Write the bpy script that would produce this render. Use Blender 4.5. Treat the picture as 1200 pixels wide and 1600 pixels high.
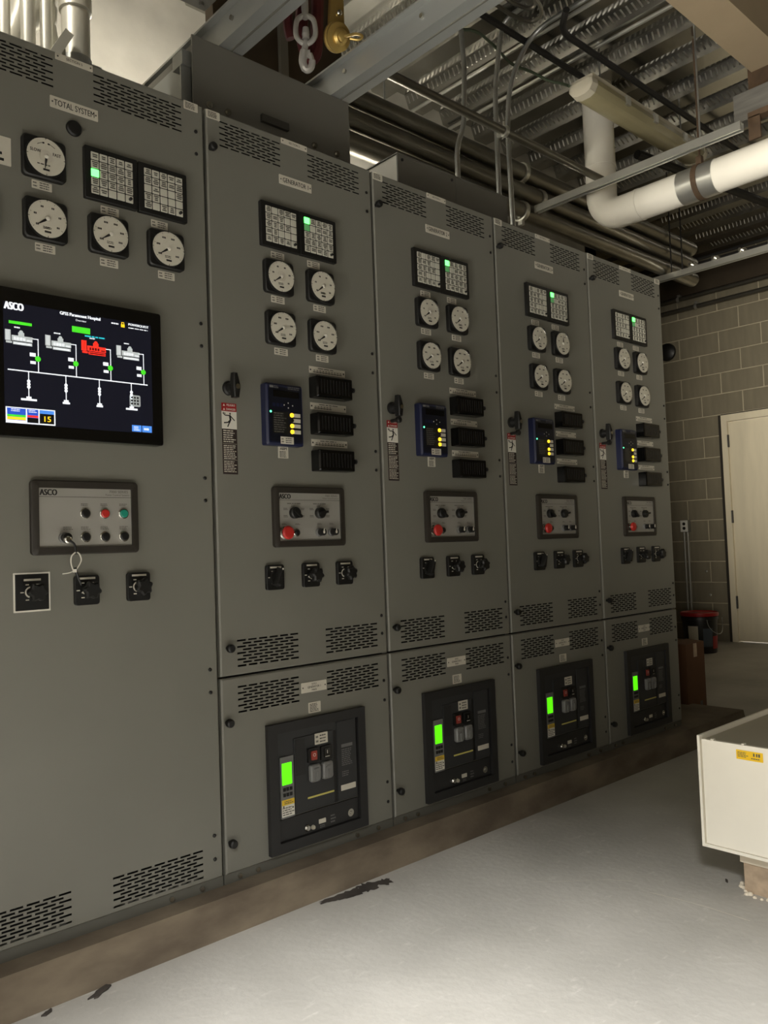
import bpy, bmesh, math, random
from mathutils import Vector, Matrix
random.seed(7)
PI = math.pi
for o in list(bpy.data.objects): bpy.data.objects.remove(o)
S = bpy.context.scene
COL = S.collection

# ------------------------------------------------------------------ camera
CAM = Vector((-1.1966, -2.0228, 1.02))
YAW, PITCH, ROLL = 0.738702, 0.044170, -0.036212
fw = Vector((math.sin(YAW)*math.cos(PITCH), math.cos(YAW)*math.cos(PITCH), math.sin(PITCH)))
rt = Vector((math.cos(YAW), -math.sin(YAW), 0)); up = rt.cross(fw)
r2 = rt*math.cos(ROLL) + up*math.sin(ROLL); u2 = -rt*math.sin(ROLL) + up*math.cos(ROLL)
cd = bpy.data.cameras.new('camera'); cam = bpy.data.objects.new('camera', cd); COL.objects.link(cam)
cd.sensor_fit = 'VERTICAL'; cd.sensor_height = 36; cd.sensor_width = 27; cd.lens = 1273.12/1600*36
cd.clip_start = .02
M = Matrix((r2, u2, -fw)).transposed().to_4x4(); M.translation = CAM
cam.matrix_world = M
S.camera = cam

# ------------------------------------------------------------------ light and exposure
w = bpy.data.worlds.new('World'); S.world = w; w.use_nodes = True
w.node_tree.nodes['Background'].inputs[0].default_value = (1, .93, .82, 1)
w.node_tree.nodes['Background'].inputs[1].default_value = 1.15
def area(name, loc, target, sx, sy, power, col):
    l = bpy.data.lights.new(name, 'AREA'); l.shape = 'RECTANGLE'; l.size = sx; l.size_y = sy; l.energy = power; l.color = col
    o = bpy.data.objects.new(name, l); COL.objects.link(o); o.location = loc
    o.rotation_euler = (Vector(target)-Vector(loc)).to_track_quat('-Z', 'Z').to_euler()
    return o
# daylight through the open doorway behind the camera: sky light falling steeply onto the near floor ...
SKY_LIGHT = area('doorway_skylight', (-2.0, -2.4, 2.0), (-.9, -1.6, 0), 1.2, .4, 74, (1, .985, .96)); SKY_LIGHT.data.spread = math.radians(54)
# ... and the bright yard beyond it shining level along the aisle
YARD_LIGHT = area('doorway_daylight', (-2.04, -2.75, 1.25), (6, -.45, 2.15), 1.4, 1.2, 34, (1, .93, .80)); YARD_LIGHT.data.spread = math.radians(35)
# ... and light thrown up from the bright ground outside onto the deck
GROUND_LIGHT = area('doorway_ground_glow', (-2.04, -1.0, .45), (3.2, -.45, 3.75), 1.3, .6, 5.8, (1, .95, .86)); GROUND_LIGHT.data.spread = math.radians(36)
S.view_settings.view_transform = 'Standard'; S.view_settings.look = 'None'
S.view_settings.exposure = 0.0; S.view_settings.gamma = 1; S.view_settings.use_curve_mapping = False

# ------------------------------------------------------------------ materials
MATS = {}
def lin(c): return tuple(((x/255)/12.92 if x/255 <= .04045 else ((x/255+.055)/1.055)**2.4) for x in c)
def mat(name, rgb, rough=.5, metal=0, var=0, vscale=8, bump=0, bscale=200, emit=0, spec=.5, stretch=None):
    m = bpy.data.materials.new(name); m.use_nodes = True; n = m.node_tree.nodes; L = m.node_tree.links
    b = n['Principled BSDF']; c = lin(rgb)
    b.inputs['Base Color'].default_value = (*c, 1); b.inputs['Roughness'].default_value = rough
    b.inputs['Metallic'].default_value = metal; b.inputs['Specular IOR Level'].default_value = spec
    if emit:
        b.inputs['Emission Color'].default_value = (*c, 1); b.inputs['Emission Strength'].default_value = emit
    if var or bump:
        tc = n.new('ShaderNodeTexCoord'); src = tc.outputs['Object']
        if stretch:
            mp = n.new('ShaderNodeMapping'); mp.inputs['Scale'].default_value = stretch; L.new(src, mp.inputs[0]); src = mp.outputs[0]
    if var:
        t = n.new('ShaderNodeTexNoise'); t.inputs['Scale'].default_value = vscale; t.inputs['Detail'].default_value = 6
        L.new(src, t.inputs['Vector'])
        r = n.new('ShaderNodeValToRGB'); r.color_ramp.elements[0].position = .3; r.color_ramp.elements[1].position = .7
        r.color_ramp.elements[0].color = (*[x*(1-var) for x in c], 1); r.color_ramp.elements[1].color = (*[min(1, x*(1+var)) for x in c], 1)
        L.new(t.outputs['Fac'], r.inputs[0]); L.new(r.outputs[0], b.inputs['Base Color'])
    if bump:
        t2 = n.new('ShaderNodeTexNoise'); t2.inputs['Scale'].default_value = bscale; L.new(src, t2.inputs['Vector'])
        bp = n.new('ShaderNodeBump'); bp.inputs['Strength'].default_value = bump; bp.inputs['Distance'].default_value = .002
        L.new(t2.outputs['Fac'], bp.inputs['Height']); L.new(bp.outputs[0], b.inputs['Normal'])
    MATS[name] = m; return m
G = mat('cabinet_grey', (122, 121, 112), .42, var=.03, vscale=3, bump=.05, bscale=400)
mat('base_grey', (95, 94, 86), .6)
mat('void', (6, 6, 6), .9)
mat('black', (20, 20, 19), .45)
mat('black_gloss', (12, 12, 12), .12)
mat('breaker_black', (38, 38, 38), .5)
mat('breaker_face', (48, 49, 50), .5)
mat('white', (225, 222, 210), .5)
mat('plate', (208, 203, 188), .45)
mat('ink', (28, 27, 25), .7)
mat('ink_grey', (90, 88, 82), .7)
mat('silver_face', (168, 166, 158), .4, metal=.25)
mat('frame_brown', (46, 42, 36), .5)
mat('chrome', (200, 198, 190), .22, metal=1)
mat('red', (186, 44, 38), .4)
mat('red_dim', (150, 56, 46), .5)
mat('yellow_pale', (206, 196, 108), .5)
mat('grip_grey', (62, 60, 54), .5)
mat('header_brown', (62, 52, 38), .85, var=.2, vscale=4)
mat('conduit_matte', (150, 148, 140), .5, metal=.3)
mat('riser', (214, 212, 202), .38, metal=.45, var=.06, vscale=8)
mat('teal', (34, 140, 118), .35)
mat('danger_red', (150, 26, 28), .5)
mat('brown_black', (44, 32, 28), .6)
mat('yellow', (226, 190, 50), .5)
mat('sticker_yellow', (250, 205, 30), .5)
mat('relay_navy', (24, 30, 60), .4)
mat('relay_face', (15, 18, 30), .35)
mat('grey_dim', (110, 110, 108), .5)
mat('smoke', (120, 120, 118), .3)
mat('tile', (205, 204, 190), .35)
mat('dial', (216, 212, 196), .5)
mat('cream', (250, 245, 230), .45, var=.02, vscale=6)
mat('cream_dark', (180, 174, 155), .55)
mat('door_cream', (224, 214, 188), .5, var=.07, vscale=3, stretch=(3, 3, .5))
mat('galv', (170, 172, 170), .38, metal=.85, var=.12, vscale=14)
mat('galv_bright', (205, 205, 198), .33, metal=.8, var=.06, vscale=10)
mat('alum', (160, 162, 158), .45, metal=.55)
mat('deck', (184, 183, 178), .24, metal=1, var=.12, vscale=6)
mat('emboss', (206, 204, 198), .3, metal=1)
mat('conduit_dark', (122, 119, 110), .34, metal=.85, var=.15, vscale=5)
mat('rod_black', (30, 29, 27), .6)
mat('box_grey', (108, 106, 98), .5)
mat('pvc', (242, 238, 226), .55, var=.04, vscale=5)
mat('rust', (82, 64, 46), .8, var=.3, vscale=12)
mat('beam_beige', (176, 158, 130), .8, var=.06, vscale=3)
mat('timber', (110, 108, 102), .8, var=.2, vscale=5, stretch=(8, 1, 8))
mat('fixture_lens', (152, 144, 112), .3, var=.08, vscale=4)
mat('fixture_body', (205, 198, 178), .5)
mat('concrete_pale', (196, 193, 184), .9, var=.2, vscale=2.6, bump=.4, bscale=30)
mat('plaster', (150, 140, 118), .9, var=.06, vscale=2)
mat('mortar', (172, 163, 140), .95, var=.1, vscale=10)
mat('hoist_grey', (175, 172, 165), .4, metal=.4)
mat('brass', (186, 158, 92), .35, metal=.7)
mat('sling_red', (70, 11, 13), .8)
mat('hoist_blue', (70, 80, 92), .5)
mat('cardboard', (98, 66, 42), .85, var=.08, vscale=10)
mat('pail_black', (22, 20, 20), .4)
mat('pail_red', (150, 24, 24), .35)
mat('cable_green', (70, 82, 62), .6)
mat('outlet', (225, 224, 216), .4)
mat('foam', (225, 215, 195), .9, bump=.8, bscale=40)
mat('post_brown', (180, 160, 136), .9, var=.25, vscale=25)
mat('screen_glass', (9, 9, 13), .08)
mat('screen_lit', (16, 17, 26), .1, emit=1.0)
mat('g_white', (225, 230, 235), .5, emit=.9)
mat('g_grey', (150, 155, 155), .5, emit=.7)
mat('g_icon', (176, 182, 182), .5, emit=.75)
mat('g_green', (70, 215, 40), .5, emit=.8)
mat('g_red', (250, 50, 35), .5, emit=.9)
mat('g_cyan', (40, 190, 205), .5, emit=.8)
mat('g_blue', (40, 80, 190), .5, emit=.8)
mat('g_lblue', (70, 130, 215), .5, emit=.9)
mat('g_yellow', (250, 205, 30), .5, emit=.9)
mat('g_black', (15, 15, 15), .5)
mat('lcd_green', (90, 255, 10), .5, emit=1.1)
mat('tile_lit', (80, 255, 92), .5, emit=5)
mat('tile_spill', (110, 190, 120), .5, emit=.12)  # glow reflected from the lit neighbour, put into the tile colour
mat('led_green', (90, 255, 170), .5, emit=3)
mat('led_amber', (255, 205, 40), .5, emit=2.0)
mat('tube', (255, 248, 232), .5, emit=170)
mat('tube_soft', (255, 248, 232), .5, emit=105)
# clear cover glass: clear seen square on, mirror-like at a graze
m = bpy.data.materials.new('cover_glass'); m.use_nodes = True; n = m.node_tree.nodes; L = m.node_tree.links
n.remove(n['Principled BSDF']); lw_ = n.new('ShaderNodeLayerWeight'); lw_.inputs['Blend'].default_value = .5
pw = n.new('ShaderNodeMath'); pw.operation = 'POWER'; pw.inputs[1].default_value = 4; L.new(lw_.outputs['Facing'], pw.inputs[0])
ad = n.new('ShaderNodeMath'); ad.operation = 'MULTIPLY_ADD'; ad.inputs[1].default_value = .8; ad.inputs[2].default_value = .045; L.new(pw.outputs[0], ad.inputs[0])
tr = n.new('ShaderNodeBsdfTransparent'); gl = n.new('ShaderNodeBsdfGlossy'); gl.inputs['Roughness'].default_value = .06
mx = n.new('ShaderNodeMixShader'); L.new(ad.outputs[0], mx.inputs[0]); L.new(tr.outputs[0], mx.inputs[1]); L.new(gl.outputs[0], mx.inputs[2])
L.new(mx.outputs[0], n['Material Output'].inputs[0]); MATS['cover_glass'] = m

def floor_mat():
    m = bpy.data.materials.new('floor_concrete'); m.use_nodes = True; n = m.node_tree.nodes; L = m.node_tree.links; b = n['Principled BSDF']
    tc = n.new('ShaderNodeTexCoord')
    a = n.new('ShaderNodeTexNoise'); a.inputs['Scale'].default_value = 1.7; a.inputs['Detail'].default_value = 8; L.new(tc.outputs['Object'], a.inputs['Vector'])
    r = n.new('ShaderNodeValToRGB'); r.color_ramp.elements[0].position = .32; r.color_ramp.elements[1].position = .7
    r.color_ramp.elements[0].color = (*lin((160, 157, 150)), 1); r.color_ramp.elements[1].color = (*lin((190, 187, 180)), 1); L.new(a.outputs['Fac'], r.inputs[0])
    # scuff flecks
    v = n.new('ShaderNodeTexNoise'); v.inputs['Scale'].default_value = 28; v.inputs['Detail'].default_value = 4
    mp = n.new('ShaderNodeMapping'); mp.inputs['Scale'].default_value = (.5, 1.3, 1); mp.inputs['Rotation'].default_value = (0, 0, .6); L.new(tc.outputs['Object'], mp.inputs[0]); L.new(mp.outputs[0], v.inputs['Vector'])
    r2_ = n.new('ShaderNodeValToRGB'); r2_.color_ramp.elements[0].position = .62; r2_.color_ramp.elements[1].position = .75
    r2_.color_ramp.elements[0].color = (0, 0, 0, 1); r2_.color_ramp.elements[1].color = (.35, .35, .35, 1); L.new(v.outputs['Fac'], r2_.inputs[0])
    mx = n.new('ShaderNodeMixRGB'); mx.inputs['Color2'].default_value = (*lin((214, 211, 203)), 1); L.new(r2_.outputs[0], mx.inputs['Fac']); L.new(r.outputs[0], mx.inputs['Color1'])
    L.new(mx.outputs[0], b.inputs['Base Color']); b.inputs['Roughness'].default_value = .62
    t2 = n.new('ShaderNodeTexNoise'); t2.inputs['Scale'].default_value = 45; t2.inputs['Detail'].default_value = 6; L.new(tc.outputs['Object'], t2.inputs['Vector'])
    bp = n.new('ShaderNodeBump'); bp.inputs['Strength'].default_value = .35; bp.inputs['Distance'].default_value = .004; L.new(t2.outputs['Fac'], bp.inputs['Height']); L.new(bp.outputs[0], b.inputs['Normal'])
    MATS['floor_concrete'] = m
floor_mat()
def stained(name, c1, c2, scale, stretch=(1, 1, 1), rough=.9, bump=.3):
    m = bpy.data.materials.new(name); m.use_nodes = True; n = m.node_tree.nodes; L = m.node_tree.links; b = n['Principled BSDF']
    tc = n.new('ShaderNodeTexCoord'); mp = n.new('ShaderNodeMapping'); mp.inputs['Scale'].default_value = stretch; L.new(tc.outputs['Object'], mp.inputs[0])
    a = n.new('ShaderNodeTexNoise'); a.inputs['Scale'].default_value = scale; a.inputs['Detail'].default_value = 7; L.new(mp.outputs[0], a.inputs['Vector'])
    r = n.new('ShaderNodeValToRGB'); r.color_ramp.elements[0].position = .35; r.color_ramp.elements[1].position = .68
    r.color_ramp.elements[0].color = (*lin(c1), 1); r.color_ramp.elements[1].color = (*lin(c2), 1); L.new(a.outputs['Fac'], r.inputs[0]); L.new(r.outputs[0], b.inputs['Base Color'])
    b.inputs['Roughness'].default_value = rough
    t2 = n.new('ShaderNodeTexNoise'); t2.inputs['Scale'].default_value = 60; L.new(tc.outputs['Object'], t2.inputs['Vector'])
    bp = n.new('ShaderNodeBump'); bp.inputs['Strength'].default_value = bump; bp.inputs['Distance'].default_value = .004; L.new(t2.outputs['Fac'], bp.inputs['Height']); L.new(bp.outputs[0], b.inputs['Normal'])
    MATS[name] = m
stained('pad_concrete', (92, 81, 67), (124, 112, 94), 5, (1, 1, 2.5))
stained('oil_stain', (52, 47, 42), (72, 66, 60), 9)
stained('block_face', (116, 109, 92), (126, 119, 100), 3, (1, 5, .8))

# ------------------------------------------------------------------ mesh helpers
class MB:
    def __init__(s): s.v = []; s.f = []
    def add(s, v, f):
        k = len(s.v); s.v += [tuple(q) for q in v]; s.f += [tuple(i+k for i in q) for q in f]; return s
    def box(s, x0, x1, y0, y1, z0, z1):
        return s.add([(x0,y0,z0),(x1,y0,z0),(x1,y1,z0),(x0,y1,z0),(x0,y0,z1),(x1,y0,z1),(x1,y1,z1),(x0,y1,z1)],
                     [(0,3,2,1),(4,5,6,7),(0,1,5,4),(1,2,6,5),(2,3,7,6),(3,0,4,7)])
    def quad(s, x0, x1, z0, z1, y): return s.add([(x0,y,z0),(x1,y,z0),(x1,y,z1),(x0,y,z1)], [(0,1,2,3)])
    def loops(s, rings, cap0=True, cap1=True):
        n = len(rings[0]); v = [p for r in rings for p in r]; f = []
        for k in range(len(rings)-1):
            for i in range(n):
                j = (i+1) % n; f.append((k*n+i, k*n+j, (k+1)*n+j, (k+1)*n+i))
        if cap0: f.append(tuple(range(n)))
        if cap1: f.append(tuple((len(rings)-1)*n+i for i in range(n)))
        return s.add(v, f)
    def outline(s, pts, y0, y1, c=0):
        """prism of an XZ outline from back y0 to front y1, front chamfer c towards the centroid"""
        cx = sum(p[0] for p in pts)/len(pts); cz = sum(p[1] for p in pts)/len(pts)
        rings = [[(x, y0, z) for x, z in pts]]
        if c:
            sg = 1 if y1 < y0 else -1
            mxr = max(math.hypot(x-cx, z-cz) for x, z in pts); k = 1-c/mxr*1.3
            rings += [[(x, y1+sg*c, z) for x, z in pts], [(cx+(x-cx)*k, y1, cz+(z-cz)*k) for x, z in pts]]
        else: rings.append([(x, y1, z) for x, z in pts])
        return s.loops(rings)
    def rr(s, cx, cz, w, h, r, y0, y1, seg=4, c=0):
        return s.outline(rrect(cx, cz, w, h, r, seg), y0, y1, c)
    def cyl(s, c, d, r, h, seg=16, r2=None):
        return s.lathe(c, d, [(r, 0), (r if r2 is None else r2, h)], seg)
    def lathe(s, c, d, prof, seg=16, caps=True):
        c = Vector(c); d = Vector(d).normalized(); a = d.orthogonal().normalized(); b = d.cross(a)
        rings = [[c + d*h + (a*math.cos(2*PI*i/seg) + b*math.sin(2*PI*i/seg))*r for i in range(seg)] for r, h in prof]
        return s.loops(rings, caps, caps)
    def tube(s, pts, r, seg=10):
        pts = [Vector(p) for p in pts]; rings = []; a = None
        for i, p in enumerate(pts):
            t = ((pts[i+1]-p).normalized() if i < len(pts)-1 else Vector((0,0,0))) + ((p-pts[i-1]).normalized() if i else Vector((0,0,0)))
            t.normalize()
            if a is None: a = t.orthogonal().normalized()
            else: a = (a - t*a.dot(t)).normalized()
            b = t.cross(a)
            rr_ = r[i] if isinstance(r, (list, tuple)) else r
            rings.append([p + (a*math.cos(2*PI*k/seg)+b*math.sin(2*PI*k/seg))*rr_ for k in range(seg)])
        return s.loops(rings)
    def disc(s, cx, cz, r, y, seg=24):
        return s.add([(cx+r*math.cos(2*PI*i/seg), y, cz+r*math.sin(2*PI*i/seg)) for i in range(seg)], [tuple(range(seg))])
    def bar(s, x0, z0, x1, z1, wd, y):
        dx, dz = x1-x0, z1-z0; l = math.hypot(dx, dz); nx, nz = -dz/l*wd/2, dx/l*wd/2
        return s.add([(x0+nx,y,z0+nz),(x0-nx,y,z0-nz),(x1-nx,y,z1-nz),(x1+nx,y,z1+nz)], [(0,1,2,3)])
    def mesh(s, name, material, smooth=True):
        me = bpy.data.meshes.new(name); me.from_pydata(s.v, [], s.f)
        bm = bmesh.new(); bm.from_mesh(me); bmesh.ops.recalc_face_normals(bm, faces=bm.faces); bm.to_mesh(me); bm.free()
        me.materials.append(MATS[material])
        if smooth:
            me.polygons.foreach_set('use_smooth', [True]*len(me.polygons)); me.set_sharp_from_angle(angle=math.radians(32))
        me.update(); return me
def rrect(cx, cz, w, h, r, seg=4):
    p = []
    for sx, sz, a0 in ((1,1,0), (-1,1,PI/2), (-1,-1,PI), (1,-1,3*PI/2)):
        for i in range(seg+1):
            a = a0 + PI/2*i/seg
            p.append((cx+sx*(w/2-r)+r*math.cos(a), cz+sz*(h/2-r)+r*math.sin(a)))
    return p
def spline(pts, n=8):
    pts = [Vector(p) for p in pts]; out = []
    P = [pts[0]] + pts + [pts[-1]]
    for i in range(1, len(P)-2):
        a, b, c, d = P[i-1:i+3]
        for k in range(n):
            t = k/n; out.append(.5*((2*b)+(c-a)*t+(2*a-5*b+4*c-d)*t*t+(3*b-a-3*c+d)*t**3))
    return out + [pts[-1]]
def bend(pts, r, n=6):
    """polyline with rounded corners"""
    pts = [Vector(p) for p in pts]; out = [pts[0]]
    for i in range(1, len(pts)-1):
        p = pts[i]; a = (pts[i-1]-p); b = (pts[i+1]-p); k = min(r, a.length*.49, b.length*.49)
        p0 = p+a.normalized()*k; p1 = p+b.normalized()*k
        for j in range(n+1):
            t = j/n; out.append(p0*(1-t)**2 + p*2*t*(1-t) + p1*t*t)
    return out + [pts[-1]]
def put(name, me, parent=None, loc=(0, 0, 0), label=None, rot=None):
    o = bpy.data.objects.new(name, me); COL.objects.link(o); o.location = loc
    if rot: o.rotation_euler = rot
    if parent: o.parent = parent
    if label: o['label'] = label
    return o
def part(name, mb, material, parent=None, loc=(0, 0, 0), label=None, smooth=True):
    return put(name, mb.mesh(name, material, smooth), parent, loc, label)
def tag(o, label, cat, group=None):
    o['label'] = label; o['category'] = cat
    if group: o['group'] = group
    return o
def thing(name, label, cat, loc=(0, 0, 0), group=None):
    o = bpy.data.objects.new(name, None); COL.objects.link(o); o.location = loc; o.empty_display_size = .05
    return tag(o, label, cat, group)
def solo(name, mb, material, label, cat, origin=None, group=None, smooth=True):
    """one-mesh thing, origin moved to a point of its own"""
    if origin is None:
        n_ = len(mb.v); origin = (sum(v[0] for v in mb.v)/n_, sum(v[1] for v in mb.v)/n_, min(v[2] for v in mb.v))
    mb.v = [(a-origin[0], b-origin[1], c-origin[2]) for a, b, c in mb.v]
    return tag(part(name, mb, material, None, origin, smooth=smooth), label, cat, group)
def struct(name, mb, material, parent=None, smooth=False):
    o = part(name, mb, material, parent, smooth=smooth)
    if not parent: o['kind'] = 'structure'
    return o
TXT = {}
def text(body, size, bold=0, xs=1.0, align='CENTER', fit=None):
    """list of XZ verts and faces of flat lettering, baseline centre at 0"""
    key = (body, size, bold, xs, align, fit)
    if key not in TXT:
        c = bpy.data.curves.new('t', 'FONT'); c.body = body; c.size = size; c.align_x = align; c.align_y = 'CENTER'; c.offset = bold*size; c.resolution_u = 3
        o = bpy.data.objects.new('t', c); COL.objects.link(o)
        bpy.context.view_layer.update()
        me = bpy.data.meshes.new_from_object(o.evaluated_get(bpy.context.evaluated_depsgraph_get()))
        TXT[key] = ([(v.co.x*xs, 0, v.co.y) for v in me.vertices], [tuple(p.vertices) for p in me.polygons])
        if fit:      # scale to a width and a cap height
            vs = TXT[key][0]; x0, x1 = min(v[0] for v in vs), max(v[0] for v in vs); z0, z1 = min(v[2] for v in vs), max(v[2] for v in vs)
            TXT[key] = ([((v[0]-(x0+x1)/2)*fit[0]/(x1-x0), 0, (v[2]-(z0+z1)/2)*fit[1]/(z1-z0)) for v in vs], TXT[key][1])
        bpy.data.objects.remove(o); bpy.data.curves.remove(c); bpy.data.meshes.remove(me)
    return TXT[key]
def add_text(mb, body, size, x, z, y, bold=0, xs=1.0, align='CENTER', fit=None):
    v, f = text(body, size, 0, xs, align, fit)
    d = bold*(fit[1] if fit else size)
    for k in ((0,) if not bold else (-1, 0, 1)): mb.add([(a+x+k*d, y-.00002*k, c+z) for a, b, c in v], f)
    return mb
def copy_tree(o, parent=None):
    c = o.copy(); COL.objects.link(c); c.parent = parent
    for ch in list(o.children): copy_tree(ch, c)
    return c

# ------------------------------------------------------------------ setting
ZD = 3.72           # underside of the steel deck
XE = 6.545          # block wall at the far end
YB = 1.45           # pale wall behind the cabinets
fl = MB().box(-3.5, 6.7, -4.8, 3.0, -.2, 0); struct('floor', fl, 'floor_concrete')
pad = MB().add([(-3.3,-.075,0),(3.12,-.075,0),(3.12,1.15,0),(-3.3,1.15,0),(-3.3,-.062,.1),(3.1,-.062,.1),(3.1,1.15,.1),(-3.3,1.15,.1)],
               [(0,3,2,1),(4,5,6,7),(0,1,5,4),(1,2,6,5),(2,3,7,6),(3,0,4,7)])
p_ = struct('trim_1', pad, 'pad_concrete'); p_['label'] = 'low tan concrete pad under the row of switchgear cabinets'
struct('wall_back', MB().box(-3.5, 4.3, YB, YB+.15, 0, 4.0), 'concrete_pale')
struct('wall_alcove', MB().box(4.15, 4.3, YB, 2.85, 0, 4.0).box(4.3, 6.7, 2.75, 2.9, 0, 4.0), 'plaster')
struct('wall_front', MB().box(-3.5, 6.7, -4.8, -4.65, 0, 4.0), 'plaster')
# near end wall with the open doorway that lets the daylight in
wl = MB().box(-2.25, -2.1, -4.8, -3.95, 0, 4).box(-2.25, -2.1, -.22, YB, 0, 4).box(-2.25, -2.1, -3.95, -.22, 2.3, 4)
struct('wall_left', wl, 'plaster')
# far end wall: mortar slab plus single blocks
DY0, DY1, DZ = 1.60, .55, 2.19       # door opening
we = MB().box(XE+.006, XE+.2, DY0, 2.9, 0, 4).box(XE+.006, XE+.2, -4.8, DY1, 0, 4).box(XE+.006, XE+.2, DY1, DY0, DZ, 4)
wall_r = struct('wall_right', we, 'mortar')
BL, BH, J = .4064, .2032, .010
ZC, YJ = 3.212, 1.758
bmesh_cache = {}
def block(y0, y1, z0, z1):
    key = (round(y1-y0, 4), round(z1-z0, 4))
    if key not in bmesh_cache:
        w_, h_ = y1-y0, z1-z0; e = .004
        b = MB().loops([[(.012, 0, 0), (.012, w_, 0), (.012, w_, h_), (.012, 0, h_)], [(e, 0, 0), (e, w_, 0), (e, w_, h_), (e, 0, h_)],
                        [(0, e, e), (0, w_-e, e), (0, w_-e, h_-e), (0, e, h_-e)]], cap0=False)
        bmesh_cache[key] = b.mesh('block', 'block_face', False)
    put('block', bmesh_cache[key], wall_r, (XE + random.uniform(-.0015, .0015), y0, z0))
for k in range(-3, 16):
    z1 = ZC - k*BH - J/2; z0 = z1 - BH + J
    if z0 < 0: z0 = .002
    off = 0 if k % 2 == 0 else BL/2
    if z1 - z0 < .03: continue
    for i in range(-3, 7):
        ya = YJ - off - i*BL + BL - J/2; yb = ya - BL + J
        ya = min(ya, 2.74)
        if ya - yb < .03: continue
        if z0 < DZ - .02:
            segs = []
            if ya > DY0: segs.append((max(yb, DY0), ya))
            if yb < DY1: segs.append((yb, min(ya, DY1)))
        else: segs = [(yb, ya)]
        for a, b in segs:
            if b - a > .03: block(a, b, z0, z1)
# steel deck ceiling: corrugated, flutes across the row of cabinets
PT = .305; prof = []
x = -3.5
while x < 6.7:
    prof += [(x, ZD), (x+.118, ZD), (x+.150, ZD+.076), (x+.272, ZD+.076)]   # flat, web up, flat; next flat after web down
    x += PT
v = []; f = []
for i, (a, z) in enumerate(prof): v += [(a, -4.8, z), (a, 2.9, z)]
for i in range(len(prof)-1): f.append((2*i, 2*i+2, 2*i+3, 2*i+1))
dk = MB().add(v, f); dk.box(-3.5, 6.8, -4.8, 2.9, ZD+.09, ZD+.2)
ceil = struct('ceiling', dk, 'deck')
# embossed webs (facing the doorway): slanted and upright dimples on alternate ribs
def emboss(slant):
    mb = MB(); y = -1.7; step = .034
    while y < 1.44:
        # a slim raised lozenge on the web plane; web runs from (-.033, .076) to (0,0) in (x,z)
        def pt(yy, t, h): return (-.033+.033*t - h*.92, yy, .076-.076*t - h*.4)
        s_ = .009 if slant else 0
        a, b = (y-.0055+s_, y+.0055+s_), (y-.0055-s_, y+.0055-s_)
        vv = [pt(a[0], .14, 0), pt(a[1], .14, 0), pt(b[1], .68, 0), pt(b[0], .68, 0), pt((a[0]+a[1])/2, .22, .0035), pt((b[0]+b[1])/2, .60, .0035)]
        mb.add(vv, [(0,1,4), (1,2,5,4), (2,3,5), (3,0,4,5)]); y += step
    return mb.mesh('rib_embossing', 'emboss')
EM = [emboss(True), emboss(False)]
x = -3.5; k = 0
while x < 6.4:
    x += PT; k += 1
    if x > .6:
        o = put('rib_embossing', EM[k % 2], ceil, (x, 0, ZD)); o['kind'] = 'stuff'
# door in the far wall
dr = thing('door_1', 'cream steel door with three hinges in the far block wall', 'door', (XE, 1.1, 0)); dr['kind'] = 'structure'
def dpart(name, mb, m_, par=dr):
    mb.v = [(a-XE, b-1.1, c) for a, b, c in mb.v]; return part(name, mb, m_, par, smooth=False)
dpart('door_frame', MB().box(XE-.012, XE+.1, 1.515, 1.57, 0, 2.185).box(XE-.012, XE+.1, .56, .605, 0, 2.185).box(XE-.012, XE+.1, .605, 1.515, 2.12, 2.185), 'door_cream')
dpart('reveal_shade', MB().box(XE-.004, XE+.1, 1.572, 1.60, 0, 2.19).box(XE-.004, XE+.1, .55, 1.572, 2.186, 2.195), 'frame_brown')  # dark strips paint the shadow of the wall thickness around the frame
dpart('door_leaf', MB().box(XE+.004, XE+.05, .61, 1.508, .012, 2.112), 'door_cream')
for z in (1.93, 1.2, .38): dpart('hinge', MB().box(XE-.006, XE+.004, 1.503, 1.521, z-.06, z+.06).cyl((XE-.008, 1.512, z-.06), (0, 0, 1), .007, .12, 8), 'frame_brown')
dpart('door_knob', MB().lathe((XE+.004, .68, 1.0), (-1, 0, 0), [(.03, 0), (.03, .008), (.011, .012), (.011, .04), (.026, .05), (.026, .07), (.01, .078)]), 'chrome')

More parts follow.
